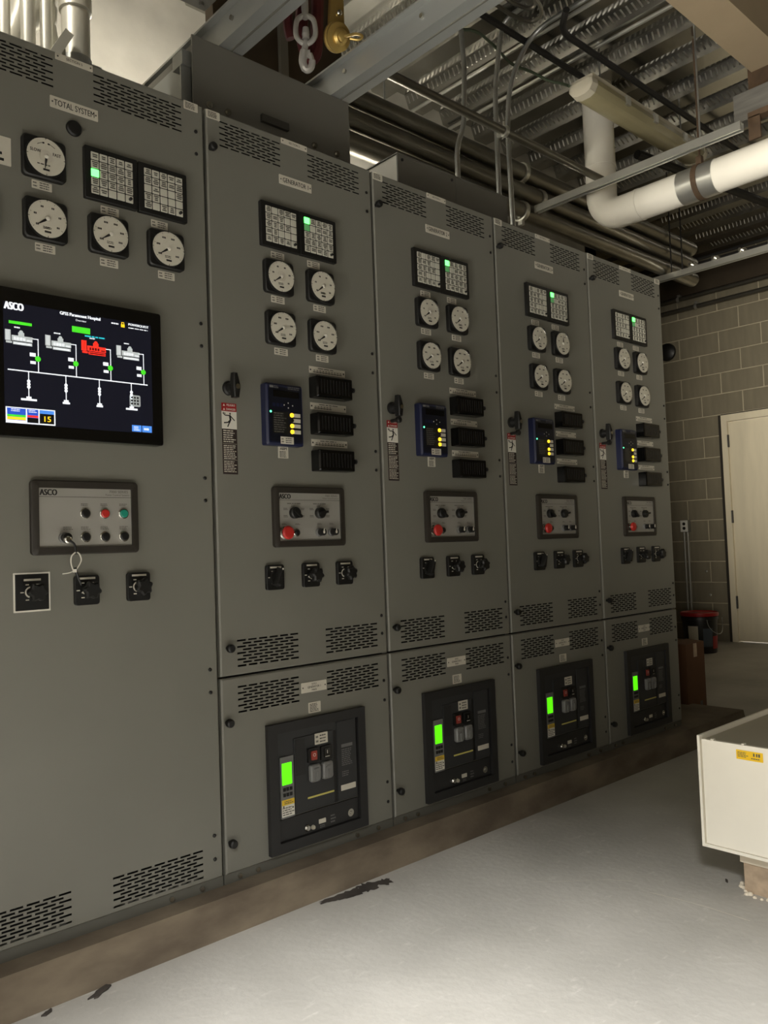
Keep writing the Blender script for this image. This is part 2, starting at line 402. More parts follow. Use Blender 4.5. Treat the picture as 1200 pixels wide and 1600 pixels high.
# ------------------------------------------------------------------ switchgear cabinets
W = .643; ZP = .10
def Z(mb): mb.v = [(a, b, c-ZP) for a, b, c in mb.v]; return mb
def cpart(name, mb, m_, par, label=None, smooth=True): return part(name, Z(mb), m_, par, label=label, smooth=smooth)
def slots(x0, x1, z0, z1, n):
    p = (x1-x0)/(n-.2); a = .8*p; rows = 9; out = []
    pz = (z1-z0-.0052)/(rows-1)
    for r in range(rows):
        zz = z0 + r*pz
        for i in range(n - (r % 2)):
            xx = x0 + i*p + (p/2 if r % 2 else 0); out.append((xx, xx+a, zz, zz+.0052))
    return out
def door(x0, x1, z0, z1, holes, y=0, d=.02, c=.004):
    mb = MB()
    X0, X1, Z0, Z1 = x0+c, x1-c, z0+c, z1-c
    zs = sorted(set([Z0, Z1] + [h[2] for h in holes] + [h[3] for h in holes]))
    for a, b in zip(zs, zs[1:]):
        hs = sorted([h for h in holes if h[2] <= a+1e-7 and h[3] >= b-1e-7]); xx = X0
        for h in hs: mb.quad(xx, h[0], a, b, y); xx = h[1]
        mb.quad(xx, X1, a, b, y)
    for h in holes:
        xa, xb, za, zb = h; e = y+.0016
        mb.add([(xa,y,za),(xb,y,za),(xb,y,zb),(xa,y,zb),(xa,e,za),(xb,e,za),(xb,e,zb),(xa,e,zb)], [(0,1,5,4),(1,2,6,5),(2,3,7,6),(3,0,4,7)])
    mb.loops([[(X0,y,Z0),(X1,y,Z0),(X1,y,Z1),(X0,y,Z1)], [(x0,y+c,z0),(x1,y+c,z0),(x1,y+c,z1),(x0,y+c,z1)], [(x0,y+d,z0),(x1,y+d,z0),(x1,y+d,z1),(x0,y+d,z1)]], cap0=False, cap1=False)
    return mb
CACHE = {}
def cached(key, fn):
    if key not in CACHE: CACHE[key] = fn()
    return CACHE[key]
def at(par, name, me, x, z, y=0, label=None, rot=None): return put(name, me, par, (x, y, z-ZP), label, rot)
def sub(par, name, me, x=0, z=0, y=0, label=None, rot=None): return put(name, me, par, (x, y, z), label, rot)
# printed text lines on little plates
def bars(mb, x0, x1, z0, z1, n, y, seed, fill=.9):
    rnd = random.Random(seed); h = (z1-z0)/n
    for i in range(n):
        xx = x0; end = x0+(x1-x0)*rnd.uniform(fill-.25, fill)
        while xx < end:
            l = rnd.uniform(.12, .3)*(x1-x0); mb.quad(xx, min(end, xx+l), z1-(i+.75)*h, z1-(i+.3)*h, y); xx += l + .04*(x1-x0)
    return mb
def plate(par, x, z, w_, h_, key, lines=None, big=None, m_='plate', screws=False, seed=1):
    o = at(par, 'label_plate', cached(('plate', w_, h_, m_), lambda: MB().rr(0, 0, w_, h_, .0015, 0, -.0016, 2).mesh('label_plate', m_)), x, z)
    def pr():
        mb = MB(); y = -.0021
        if big:
            for body, wd, hh, zz, bold in big: add_text(mb, body, .02, 0, zz, y, bold, fit=(wd, hh))
        if lines:
            x0, x1, z0, z1, n_ = lines; bars(mb, x0, x1, z0, z1, n_, y, seed)
        return mb.mesh('lettering', 'ink')
    if big or lines: sub(o, 'lettering', cached(('print', key), pr))
    if screws:
        sm = cached('pscrew', lambda: MB().cyl((0, 0, 0), (0, -1, 0), .0022, .0012, 8).mesh('screw', 'ink_grey'))
        for s_ in (-1, 1): sub(o, 'screw', sm, s_*(w_/2-.006), 0, -.0016)
    return o
def small_label(par, x, z):
    o = at(par, 'label_plate', cached('slab', lambda: MB().rr(0, 0, .049, .021, .001, 0, -.0014, 2).mesh('label_plate', 'plate')), x, z)
    def pr():
        mb = MB(); y = -.0019
        bars(mb, -.022, -.010, -.008, .008, 2, y, 3); bars(mb, -.006, .022, -.009, .009, 3, y, 5); return mb.mesh('lettering', 'ink_grey')
    sub(o, 'lettering', cached('slabp', pr)); return o
def knob_mesh(): return MB().lathe((0, 0, 0), (0, -1, 0), [(.006, 0), (.006, .010), (.0115, .011), (.0125, .016), (.0115, .024), (.008, .027)], 16).mesh('door_latch', 'black')
def screw_mesh(): return MB().lathe((0, 0, 0), (0, -1, 0), [(.0052, 0), (.0052, .002), (.003, .0035)], 10).mesh('hinge_screw', 'black')
def meter(par, x, z, ang, style):
    o = at(par, 'meter', cached('m_case', lambda: MB().rr(0, 0, .106, .103, .011, 0, -.016, 4, .003).lathe((0, -.016, 0), (0, -1, 0), [(.0495, 0), (.0495, .006), (.047, .007)], 32).mesh('meter', 'black')), x, z)
    sub(o, 'dial', cached('m_dial', lambda: MB().cyl((0, -.0225, 0), (0, -1, 0), .0465, .0012, 36).mesh('dial', 'dial')))
    def marks():
        mb = MB(); y = -.0242
        for k in range(51):
            a = math.radians(215 - 250*k/50); r1 = .0445; r0 = .040 if k % 10 == 0 else .0425
            if style != 'sync': mb.bar(r0*math.cos(a), r0*math.sin(a), r1*math.cos(a), r1*math.sin(a), .0009 if k % 10 == 0 else .0004, y)
        for k in range(4):
            a = PI/2*k+.01; mb.bar(.043*math.cos(a), .043*math.sin(a), .0465*math.cos(a), .0465*math.sin(a), .0015, y)
        if style == 'sync':
            add_text(mb, 'SLOW', .0115, -.026, .010, y, .02, .8); add_text(mb, 'FAST', .0115, .026, .010, y, .02, .8)
            for s_ in (-1, 1):
                for q in range(8):
                    a0 = PI/2 + s_*(.12+.07*q); a1 = a0 + s_*.07
                    mb.bar(.034*math.cos(a0), .034*math.sin(a0), .034*math.cos(a1), .034*math.sin(a1), .0012 if q > 1 else .004, y)
            bars(mb, -.022, .022, -.024, -.018, 1, y, 4)
        else:
            for k in range(0, 51, 10):
                a = math.radians(215 - 250*k/50); cx, cz = .031*math.cos(a), .031*math.sin(a)
                w_ = .011 if style in ('amp', 'kw') else .007
                for q in range(3 if w_ > .01 else 2): mb.quad(cx-w_/2+q*.0037, cx-w_/2+q*.0037+.0028, cz-.0024, cz+.0024, y)
            bars(mb, -.012, .012, -.027, -.019, 2, y, 9)
            if style == 'hz': add_text(mb, 'HERTZ', .006, 0, -.024, y, .03)
        mb.quad(-.008, .008, -.0355, -.0305, y)
        return mb.mesh('scale_marks', 'ink')
    sub(o, 'scale_marks', cached(('m_marks', style), marks))
    if style == 'sync' or style == 'volt':
        sub(o, 'dial_ring', cached('m_ring', lambda: MB().cyl((0, -.0237, 0), (0, -1, 0), .016, .0012, 24).mesh('dial_ring', 'plate')))
    sub(o, 'needle', cached('m_needle', lambda: MB().add([(.038,-.0262,0),(.010,-.0262,.003),(-.002,-.0262,.0022),(-.002,-.0262,-.0022),(.010,-.0262,-.003)], [(0,1,2,3,4)]).mesh('needle', 'ink')), rot=(0, -math.radians(ang), 0))
    sub(o, 'hub', cached('m_hub', lambda: MB().lathe((0, -.0238, 0), (0, -1, 0), [(.0055, 0), (.0055, .004), (.003, .0055)], 14).mesh('hub', 'white')))
    sub(o, 'cover_glass', cached('m_glass', lambda: MB().lathe((0, -.024, 0), (0, -1, 0), [(.0468, .001), (.0455, .005), (.036, .0085), (.02, .0105), (.001, .011)], 32, False).mesh('cover_glass', 'cover_glass')))
    return o
def annunciator(par, x0, z0, z1, key, blank, lit=None, spill=()):
    """one five-by-five annunciator; x0 left edge, width .143"""
    w_ = .1435; cx, cz = x0+w_/2, (z0+z1)/2
    o = at(par, 'annunciator', cached('an_bezel', lambda: MB().rr(0, 0, w_, z1-z0, .003, 0, -.014, 2, .001).mesh('annunciator', 'black')), cx, cz)
    tm = cached('an_tile', lambda: MB().rr(0, 0, .0203, .0196, .001, -.0135, -.0155, 2, .0004).mesh('tile', 'tile'))
    lm = cached('an_lit', lambda: MB().rr(0, 0, .0203, .0196, .001, -.0135, -.0158, 2, .0004).mesh('tile', 'tile_lit'))
    dm = cached('an_spill', lambda: MB().rr(0, 0, .0203, .0196, .001, -.0135, -.0155, 2, .0004).mesh('tile', 'tile_spill'))
    mb = MB()
    for r in range(5):
        for c in range(5):
            tx, tz = -.0455+c*.0232, .0448-r*.0224
            me = lm if (r, c) == lit else dm if (r, c) in spill else tm
            t = sub(o, 'tile', me, tx, tz)
            if me is lm: t['label'] = 'tile lit bright green'
            if (r, c) not in blank and (r, c) != lit and (r, c) != (4, 4):
                rnd = random.Random(hash(key)*31+r*5+c); n_ = rnd.choice((2, 3, 3))
                for q in range(n_):
                    hw = rnd.uniform(.004, .0085); zz = tz + (q-(n_-1)/2)*-.0052; mb.quad(tx-hw, tx+hw, zz-.0017, zz+.0017, -.0161)
    sub(o, 'tile_lettering', mb.mesh('tile_lettering', 'ink_grey'))
    sub(o, 'test_button', cached('an_btn', lambda: MB().lathe((0, -.0155, 0), (0, -1, 0), [(.0042, 0), (.0042, .007), (.003, .008)], 12).mesh('test_button', 'black')), .0455+.003+.0, -.0448-.0005)
    return o
def rotary(par, x, z, style, ang, back=False):
    o = at(par, 'rotary_switch', cached('ro_plate'+str(back), lambda: MB().rr(0, 0, .062 if not back else .078, .074 if not back else .086, .007 if not back else .001, 0, -.012 if not back else -.004, 3, .001).mesh('rotary_switch', 'black')), x, z)
    if back: sub(o, 'backing_plate', cached('ro_back', lambda: MB().rr(0, 0, .086, .094, .001, 0, -.0015, 2).mesh('backing_plate', 'white')))
    py = -.0125 if not back else -.0045
    def pr():
        mb = MB(); mb.quad(-.02, .02, .027, .032, py)
        if style == 'arrow': mb.add([(-.016,py,-.006),(0,py,.008),(-.006,py,-.004),(0,py,-.014)], [(0,1,2),(0,2,3)])
        elif style == 'arc':
            for q in range(8):
                a0 = math.radians(95+q*20); a1 = math.radians(115+q*20); mb.bar(.012*math.cos(a0)-.004, .012*math.sin(a0), .012*math.cos(a1)-.004, .012*math.sin(a1), .0035, py)
        for a in (60, 120, 180, 240): mb.quad(.024*math.cos(math.radians(a))-.004, .024*math.cos(math.radians(a))+.004, .021*math.sin(math.radians(a))-.0012, .021*math.sin(math.radians(a))+.0012, py)
        return mb.mesh('switch_marking', 'plate')
    sub(o, 'switch_marking', cached(('ro_pr', style, back), pr))
    def kn():
        mb = MB()
        if style == 'pistol':
            mb.lathe((0, -.004, 0), (0, -1, 0), [(.022, 0), (.021, .016)], 20)
            mb.loops([[(.010, -.016, -.026), (-.010, -.016, -.026), (-.008, -.016, .030), (.008, -.016, .030)], [(.009, -.036, -.024), (-.009, -.036, -.024), (-.005, -.036, .026), (.005, -.036, .026)], [(.006, -.040, -.02), (-.006, -.040, -.02), (-.003, -.040, .02), (.003, -.040, .02)]])
        else:
            n_ = 6; seg = 36
            def ring(r, y): return [((r+.0026*math.cos(n_*2*PI*i/seg))*math.cos(2*PI*i/seg), y, (r+.0026*math.cos(n_*2*PI*i/seg))*math.sin(2*PI*i/seg)) for i in range(seg)]
            mb.lathe((0, -.010, 0), (0, -1, 0), [(.012, 0), (.011, .020)], 18)
            mb.loops([ring(.016, -.028), ring(.0205, -.033), ring(.0205, -.045), ring(.016, -.050)])
        return mb.mesh('knob', 'black')
    k = sub(o, 'knob', cached(('ro_kn', style == 'pistol'), kn), rot=(0, math.radians(ang), 0))
    if style == 'pistol':
        sub(o, 'pointer_dot', cached('ro_dot', lambda: MB().disc(0, 0, .003, 0, 10).mesh('pointer_dot', 'white')), .026*math.sin(math.radians(ang)), .026*math.cos(math.radians(ang)), -.0375)
    return o
def handle(par, x, z):
    o = at(par, 'door_handle', cached('h_base', lambda: MB().lathe((0, 0, 0), (0, -1, 0), [(.021, 0), (.021, .006), (.016, .009), (.013, .028)], 20).mesh('door_handle', 'black')), x, z)
    sub(o, 'lever', cached('h_lever', lambda: MB().loops([[(-.008, -.026, -.032), (.008, -.026, -.032), (.012, -.026, 0), (.007, -.026, .040), (-.007, -.026, .040), (-.012, -.026, 0)], [(-.008, -.044, -.032), (.008, -.044, -.032), (.012, -.046, 0), (.006, -.040, .040), (-.006, -.040, .040), (-.012, -.046, 0)], [(-.006, -.047, -.03), (.006, -.047, -.03), (.009, -.050, 0), (.004, -.043, .037), (-.004, -.043, .037), (-.009, -.050, 0)]]).mesh('lever', 'black')))
    sub(o, 'lock', cached('h_lock', lambda: MB().cyl((0, -.049, -.002), (0, -1, 0), .0075, .003, 16).mesh('lock', 'chrome')))
    return o
def danger(par, x, z):
    o = at(par, 'warning_label', cached('d_back', lambda: MB().quad(-.025, .025, -.103, .103, -.0006).mesh('warning_label', 'brown_black')), x, z)
    sub(o, 'red_header', cached('d_red', lambda: MB().quad(-.025, .025, .079, .103, -.0009).mesh('red_header', 'danger_red')))
    def hd():
        mb = MB(); y = -.0012
        add_text(mb, 'PELIGRO', .0085, .006, .097, y, .02, .85); add_text(mb, 'DANGER', .0085, .006, .085, y, .02, .9)
        for zz in (.097, .085): mb.add([(-.020, y, zz-.003), (-.013, y, zz-.003), (-.0165, y, zz+.0035)], [(0,1,2)])
        return mb.mesh('header_lettering', 'white')
    sub(o, 'header_lettering', cached('d_hd', hd))
    sub(o, 'pictogram_panel', cached('d_pic', lambda: MB().quad(-.025, .025, .028, .079, -.0009).mesh('pictogram_panel', 'white')))
    def fig():
        mb = MB(); y = -.0012
        mb.disc(.003, .0725, .0028, y, 12)
        mb.bar(.002, .069, .004, .053, .006, y)
        for a, b, c, d, w_ in ((.001,.067,-.013,.067,.003), (-.013,.067,-.021,.0735,.003), (.003,.067,.018,.053,.003), (.004,.055,-.004,.047,.0042), (-.004,.047,-.018,.045,.0036), (.004,.054,.0,.046,.0045), (0,.046,-.006,.034,.0036)): mb.bar(a, b, c, d, w_, y)
        for a, b, c, d in ((-.02,.076,-.012,.071), (-.012,.071,-.014,.074)): mb.bar(a, b, c, d, .0015, y)
        return mb.mesh('falling_figure', 'ink')
    sub(o, 'falling_figure', cached('d_fig', fig))
    def tx():
        mb = MB(); y = -.0011
        for a, b, n_, s_ in ((-.012, .026, 6, 1), (-.060, -.018, 8, 2), (-.098, -.064, 7, 3)): bars(mb, -.021, .021, a, b, n_, y, s_, 1.0)
        mb.quad(-.023, .023, -.0155, -.0148, y); mb.quad(-.023, .023, -.0622, -.0616, y)
        return mb.mesh('warning_text', 'plate')
    sub(o, 'warning_text', cached('d_tx', tx)); return o
def test_switch(par, x0, zt, key, n):
    """labelled plate with a black test switch cover under it"""
    pl = at(par, 'label_plate', cached('ts_plate', lambda: MB().quad(0, .146, -.022, 0, -.0012).mesh('label_plate', 'plate')), x0+.001, zt)
    def pr():
        mb = MB(); y = -.0016; bars(mb, .035, .115, -.007, -.002, 1, y, n, 1.0)
        for i in range(10): 
            if n == 2 and i > 5: break
            mb.quad(.018+i*.0118, .024+i*.0118, -.0125, -.0105, y); mb.quad(.016+i*.0118, .026+i*.0118, -.018, -.0155, y)
        mb.disc(.006, -.011, .003, y, 8); mb.disc(.140, -.011, .003, y, 8); return mb.mesh('lettering', 'ink')
    sub(pl, 'lettering', cached(('ts_pr', n), pr))
    def body():
        mb = MB().rr(.0725, 0, .145, .066, .004, 0, -.042, 3, .004); return mb.mesh('test_switch', 'black_gloss')
    o = at(par, 'test_switch', cached('ts_body', body), x0, zt-.069)
    def ribs():
        mb = MB()
        for i in range(10): mb.box(.014+i*.0122, .019+i*.0122, -.0425, -.0415, -.022, .022)
        return mb.mesh('ribbing', 'black')
    sub(o, 'ribbing', cached('ts_ribs', ribs))
    sub(o, 'thumb_nut', cached('ts_nut', lambda: MB().lathe((.145, -.034, 0), (1, 0, 0), [(.004, -.002), (.004, .002), (.008, .003), (.008, .009), (.005, .011)], 14).mesh('thumb_nut', 'black')))
    return o
def relay(par, x0, x1, z0, z1):
    cx, cz = (x0+x1)/2, (z0+z1)/2; w_, h_ = x1-x0, z1-z0
    o = at(par, 'protection_relay', cached('rl', lambda: MB().rr(0, 0, w_, h_, .006, 0, -.030, 3, .006).mesh('protection_relay', 'relay_navy')), cx, cz)
    y = -.0306
    q = lambda nm, mb, m_, lb=None: sub(o, nm, cached(('rl', nm, len(o.children) if nm in ('push_button', 'button_label', 'amber_lamp') else 0), lambda: mb.mesh(nm, m_)), label=lb)
    q('face', MB().rr(0, 0, .118, .165, .003, -.029, -.0305, 2), 'relay_face')
    q('display', MB().rr(.004, .062, .094, .02, .002, -.030, -.0312, 2), 'black_gloss')
    mb = MB(); mb.quad(-.056, -.042, .078, .085, y-.0005); bars(mb, -.04, -.02, .077, .086, 2, y-.0005, 1); bars(mb, .01, .055, .077, .087, 2, y-.0005, 2, 1.0); q('maker_lettering', mb, 'grey_dim')
    q('indicator_panel', MB().quad(-.048, .008, -.058, .008, y-.0003), 'black')
    mb = MB(); bars(mb, -.044, .004, -.056, .006, 9, y-.0006, 3, .95); q('indicator_lettering', mb, 'ink_grey')
    q('power_lamp', MB().lathe((-.054, -.030, .006), (0, -1, 0), [(.0032, 0), (.0032, .0015)], 12), 'led_green', 'small round lamp lit green')
    mb = MB()
    for a, b in ((-.005, .029), (.010, .036), (.026, .029), (.010, .021)): mb.disc(a, b, .0022, y-.0006, 8)
    q('arrow_keys', mb, 'white')
    mb = MB()
    for k in range(3): mb.quad(-.047+k*.014, -.037+k*.014, .022, .033, y-.0004)
    q('menu_keys', mb, 'relay_navy')
    for k, zz in enumerate((.000, -.016, -.0325, -.0505)):
        sub(o, 'button_label', cached('rl_bl', lambda: MB().quad(.012, .046, -.0058, .0058, 0).mesh('button_label', 'plate')), 0.008, zz, y-.0004)
        if k == 1: sub(o, 'push_button', cached('rl_pb', lambda: MB().lathe((0, 0, 0), (0, -1, 0), [(.0062, 0), (.0058, .003)], 14).mesh('push_button', 'black')), .022, zz, y)
        else: sub(o, 'amber_lamp', cached('rl_al', lambda: MB().lathe((0, 0, 0), (0, -1, 0), [(.0066, 0), (.0060, .003)], 14).mesh('amber_lamp', 'led_amber')), .022, zz, y, 'round button lamp lit amber')
    mb = MB().quad(-.024, .024, -.011, .011, 0); sub(o, 'paper_label', cached('rl_pl', lambda: mb.mesh('paper_label', 'plate')), .002, -.078, y-.0012)
    def pr():
        mb = MB(); bars(mb, -.021, -.011, -.008, .008, 2, 0, 3); bars(mb, -.006, .021, -.009, .009, 3, 0, 5); return mb.mesh('label_lettering', 'ink_grey')
    sub(o, 'label_lettering', cached('rl_pp', pr), .002, -.078, y-.0016)
    return o
def push(o, x, z, col, r=.0105, y=-.010):
    sub(o, 'button_ring', cached(('pb_r', r), lambda: MB().lathe((0, 0, 0), (0, -1, 0), [(r+.003, 0), (r+.003, .004), (r+.0015, .0055)], 22).mesh('button_ring', 'chrome')), x, z, y)
    sub(o, 'push_button', cached(('pb', r, col), lambda: MB().lathe((0, 0, 0), (0, -1, 0), [(r, 0), (r, .008), (r-.002, .0095)], 22).mesh('push_button', col)), x, z, y, {'red': 'round red push button', 'teal': 'round teal push button'}.get(col))
def keyswitch(o, x, z, y=-.010, key=True):
    sub(o, 'key_switch', cached('ks', lambda: MB().lathe((0, 0, 0), (0, -1, 0), [(.0135, 0), (.0135, .006), (.011, .008), (.011, .020), (.009, .022)], 22).mesh('key_switch', 'grey_dim')), x, z, y)
    sub(o, 'key_core', cached('ksc', lambda: MB().lathe((0, -.022, 0), (0, -1, 0), [(.0112, -.012), (.0112, .004), (.009, .005)], 18).mesh('key_core', 'black')), x, z, y)
    if key: sub(o, 'key_slot', cached('kss', lambda: MB().rr(0, 0, .006, .009, .0025, -.027, -.0285, 3).box(-.001, .001, -.029, -.027, .003, .010).mesh('key_slot', 'plate')), x, z, y)
def control_panel(par, x0, x1, z0, z1, kind):
    cx, cz = (x0+x1)/2, (z0+z1)/2; w_, h_ = x1-x0, z1-z0; iw, ih = w_-.036, h_-.038
    def frame():
        out, inn = rrect(0, 0, w_, h_, .010, 4), rrect(0, 0, iw, ih, .002, 4)
        mb = MB(); n_ = len(out)
        ring = lambda pts, y: [(a, y, b) for a, b in pts]
        k = 1-.004/(w_/2)
        mb.loops([ring(out, 0), ring(out, -.013), ring([(a*k, b*k) for a, b in out], -.0155), ring(inn, -.0155), ring(inn, -.008)], cap0=False, cap1=False)
        return mb.mesh('control_panel', 'frame_brown')
    o = at(par, 'control_panel', cached('cp_frame', frame), cx, cz)
    sub(o, 'face_plate', cached('cp_face', lambda: MB().box(-iw/2, iw/2, -.010, 0, -ih/2, ih/2).mesh('face_plate', 'silver_face')))
    y = -.0104; L_ = -iw/2; T_ = ih/2
    def brand():
        mb = MB(); add_text(mb, 'ASCO', .02, L_+.0245, T_-.0105, y, .07, fit=(.041, .0145)); mb.quad(L_, -L_, T_-.0218, T_-.0209, y); return mb.mesh('brand_lettering', 'ink')
    sub(o, 'brand_lettering', cached('cp_brand', brand))
    def ser():
        mb = MB(); add_text(mb, '7000 SERIES', .02, .085, T_-.0065, y, .0, fit=(.050, .0065)); add_text(mb, 'Power Control Systems', .02, .082, T_-.0155, y, 0, fit=(.064, .0058)); return mb.mesh('series_lettering', 'ink_grey')
    sub(o, 'series_lettering', cached('cp_ser', ser))
    def caps():
        mb = MB()
        if kind == 'gen':
            for a in (-.06, .038):
                bars(mb, a-.026, a+.026, .038, .043, 1, y, 2, 1.0)
                for dx, dz in ((-.034, .024), (-.034, .002), (.03, .024), (.03, .002), (-.006, .034)): bars(mb, a+dx-.006, a+dx+.010, dz-.004, dz+.004, 2, y, int(dx*1000), 1)
            for a in (-.1, -.05, .034, .082): bars(mb, a-.008, a+.01, -.025, -.019, 2, y, 4, 1)
        else:
            for a in (-.004, .046, .096): bars(mb, a-.01, a+.012, .029, .036, 2, y, int(a*999), 1)
            for a in (-.048, -.004, .046, .096): bars(mb, a-.011, a+.013, -.031, -.022, 3, y, int(a*999), 1)
        return mb.mesh('caption_lettering', 'ink_grey')
    sub(o, 'caption_lettering', cached(('cp_caps', kind), caps))
    if kind == 'gen':
        for a, ang in ((-.062, 130), (.035, 80)):
            def kn():
                mb = MB(); pts = []
                for i in range(24):
                    t = 2*PI*i/24; r_ = .0175
                    pts.append((r_*math.sin(t), r_*math.cos(t)))
                pts[0] = (0, .023); pts[1] = (.0058, .0178); pts[-1] = (-.0058, .0178)
                mb.outline(pts, 0, -.016, .003); mb.box(-.0035, .0035, -.024, -.015, -.014, .02); return mb.mesh('selector_knob', 'black')
            sub(o, 'selector_knob', cached('cp_kn', kn), a, .012, -.010, rot=(0, math.radians(ang), 0))
        sub(o, 'emergency_stop_collar', cached('es_c', lambda: MB().lathe((0, 0, 0), (0, -1, 0), [(.019, 0), (.019, .004), (.015, .006), (.015, .016)], 24).mesh('emergency_stop_collar', 'chrome')), -.100, -.048, -.010)
        sub(o, 'emergency_stop', cached('es', lambda: MB().lathe((0, -.014, 0), (0, -1, 0), [(.012, 0), (.0195, .004), (.0205, .009), (.017, .014), (.008, .016)], 28).mesh('emergency_stop', 'red')), -.100, -.048, -.010, 'red mushroom emergency stop button')
        push(o, -.055, -.048, 'black', .009)
        keyswitch(o, .031, -.048); keyswitch(o, .080, -.048)
    else:
        for a, c in ((-.004, 'black'), (.046, 'red'), (.096, 'teal')): push(o, a, .010, c)
        keyswitch(o, -.058, -.050, key=False)
        for a in (-.004, .046, .096): push(o, a, -.049, 'black')
    return o
def breaker(par):
    x0, x1, z0, z1 = .146, .517, .141, .515
    cx, cz = (x0+x1)/2, (z0+z1)/2
    def bez():
        out = [(x0,z0),(x1,z0),(x1,z1),(x0,z1)]; inn = [(.178,.170),(.487,.170),(.487,.487),(.178,.487)]
        ring = lambda pts, y: [(a-cx, y, b-cz) for a, b in pts]
        return MB().loops([ring(out, 0), ring(out, -.016), ring(inn, -.016), ring(inn, -.001)], cap0=False, cap1=False).mesh('circuit_breaker', 'breaker_black')
    o = at(par, 'circuit_breaker', cached('br', bez), cx, cz)
    def q(nm, x0_, x1_, z0_, z1_, y0, y1, m_, lb=None, r=.001):
        me = cached(('br', nm, x0_, z0_), lambda: MB().rr((x0_+x1_)/2-cx, (z0_+z1_)/2-cz, x1_-x0_, z1_-z0_, r, y0, y1, 2).mesh(nm, m_)); return sub(o, nm, me, label=lb)
    q('body', .181, .482, .239, .486, 0, -.008, 'breaker_face')
    q('tray', .181, .484, .172, .234, 0, -.006, 'breaker_black')
    q('side_panel', .403, .479, .243, .484, -.008, -.011, 'breaker_face')
    q('groove', .388, .401, .240, .460, -.007, -.0084, 'black')
    q('trip_unit', .186, .234, .238, .416, -.008, -.013, 'grey_dim')
    q('lcd', .1915, .2265, .335, .398, -.013, -.0136, 'lcd_green', 'small LCD lit bright green')
    for r in range(2):
        for c in range(3): q('key', .194+c*.0118, .2025+c*.0118, .317-r*.016, .327-r*.016, -.013, -.015, 'black')
    q('warning_sticker', .188, .233, .243, .292, -.013, -.0134, 'white')
    q('sticker_band', .188, .233, .276, .292, -.0134, -.0137, 'yellow')
    def st():
        mb = MB(); y = -.0139; bars(mb, .190-cx, .231-cx, .246-cz, .272-cz, 4, y, 3, 1); bars(mb, .197-cx, .229-cx, .279-cz, .289-cz, 2, y, 4, 1); mb.disc(.194-cx, .273-cz, .003, y, 8); mb.disc(.227-cx, .266-cz, .003, y, 8); return mb.mesh('sticker_lettering', 'ink_grey')
    sub(o, 'sticker_lettering', cached('br_st', st))
    q('front_cover', .238, .386, .246, .462, -.008, -.012, 'breaker_face')
    q('cover_panel', .242, .278, .352, .458, -.012, -.0135, 'breaker_black')
    q('paper_label', .316, .365, .430, .463, -.012, -.0134, 'plate')
    def pl():
        mb = MB(); y = -.0138; bars(mb, .319-cx, .331-cx, .433-cz, .460-cz, 2, y, 3); bars(mb, .334-cx, .362-cx, .433-cz, .460-cz, 3, y, 5); return mb.mesh('label_lettering', 'ink_grey')
    sub(o, 'label_lettering', cached('br_pl', pl))
    q('off_button_frame', .285, .325, .382, .424, -.012, -.020, 'black', r=.003)
    q('off_button', .294, .315, .389, .416, -.020, -.024, 'red_dim', 'red off button marked O', r=.002)
    q('on_button_frame', .334, .376, .380, .422, -.012, -.020, 'black', r=.003)
    q('on_button', .343, .366, .388, .415, -.020, -.023, 'black_gloss', 'black on button marked I', r=.002)
    def oi():
        mb = MB(); add_text(mb, 'O', .014, .3045-cx, .404-cz, -.0244); add_text(mb, 'I', .014, .3545-cx, .404-cz, -.0234, .01); mb.quad(.346-cx, .363-cx, .390-cz, .3915-cz, -.0234); return mb.mesh('button_symbols', 'white')
    sub(o, 'button_symbols', cached('br_oi', oi))
    for a in (.309, .356):
        def lk():
            mb = MB().rr(0, 0, .038, .052, .008, -.012, -.026, 4, .004); mb.rr(0, .012, .020, .006, .002, -.026, -.029, 2).box(-.002, .002, -.030, -.026, -.022, .004); return mb.mesh('padlock_cover', 'smoke')
        sub(o, 'padlock_cover', cached('br_lk', lk), a-cx, .349-cz, label='grey plastic padlock cover')
    q('yellow_strip', .283, .384, .2755, .2805, -.012, -.0135, 'yellow_pale')
    q('white_label', .413, .472, .270, .287, -.011, -.0122, 'plate')
    def tx():
        mb = MB(); y = -.0114; mb.quad(.419-cx, .464-cx, .402-cz, .412-cz, y); bars(mb, .419-cx, .464-cx, .345-cz, .398-cz, 9, y, 6, .95); bars(mb, .419-cx, .455-cx, .312-cz, .330-cz, 3, y, 7, .9); return mb.mesh('rating_lettering', 'grey_dim')
    sub(o, 'rating_lettering', cached('br_tx', tx))
    sub(o, 'key_lock', cached('br_kl', lambda: MB().lathe((.280-cx, -.006, .190-cz), (0, -1, 0), [(.010, 0), (.010, .006), (.007, .010)], 16).mesh('key_lock', 'chrome')))
    sub(o, 'key_lock', cached('br_kl2', lambda: MB().lathe((.303-cx, -.006, .186-cz), (0, -1, 0), [(.007, 0), (.006, .006)], 14).mesh('key_lock', 'cream_dark')))
    q('position_window', .326, .352, .190, .203, -.006, -.008, 'plate')
    def ps():
        mb = MB(); bars(mb, .372-cx, .392-cx, .180-cz, .208-cz, 3, -.0064, 4, 1); bars(mb, .330-cx, .350-cx, .176-cz, .186-cz, 2, -.0064, 5, 1); return mb.mesh('position_lettering', 'grey_dim')
    sub(o, 'position_lettering', cached('br_ps', ps))
    sub(o, 'crank_port', cached('br_cp', lambda: MB().lathe((.452-cx, -.006, .194-cz), (0, -1, 0), [(.012, 0), (.012, .002), (.005, .002), (.004, .006)], 16).mesh('crank_port', 'chrome')))
    return o

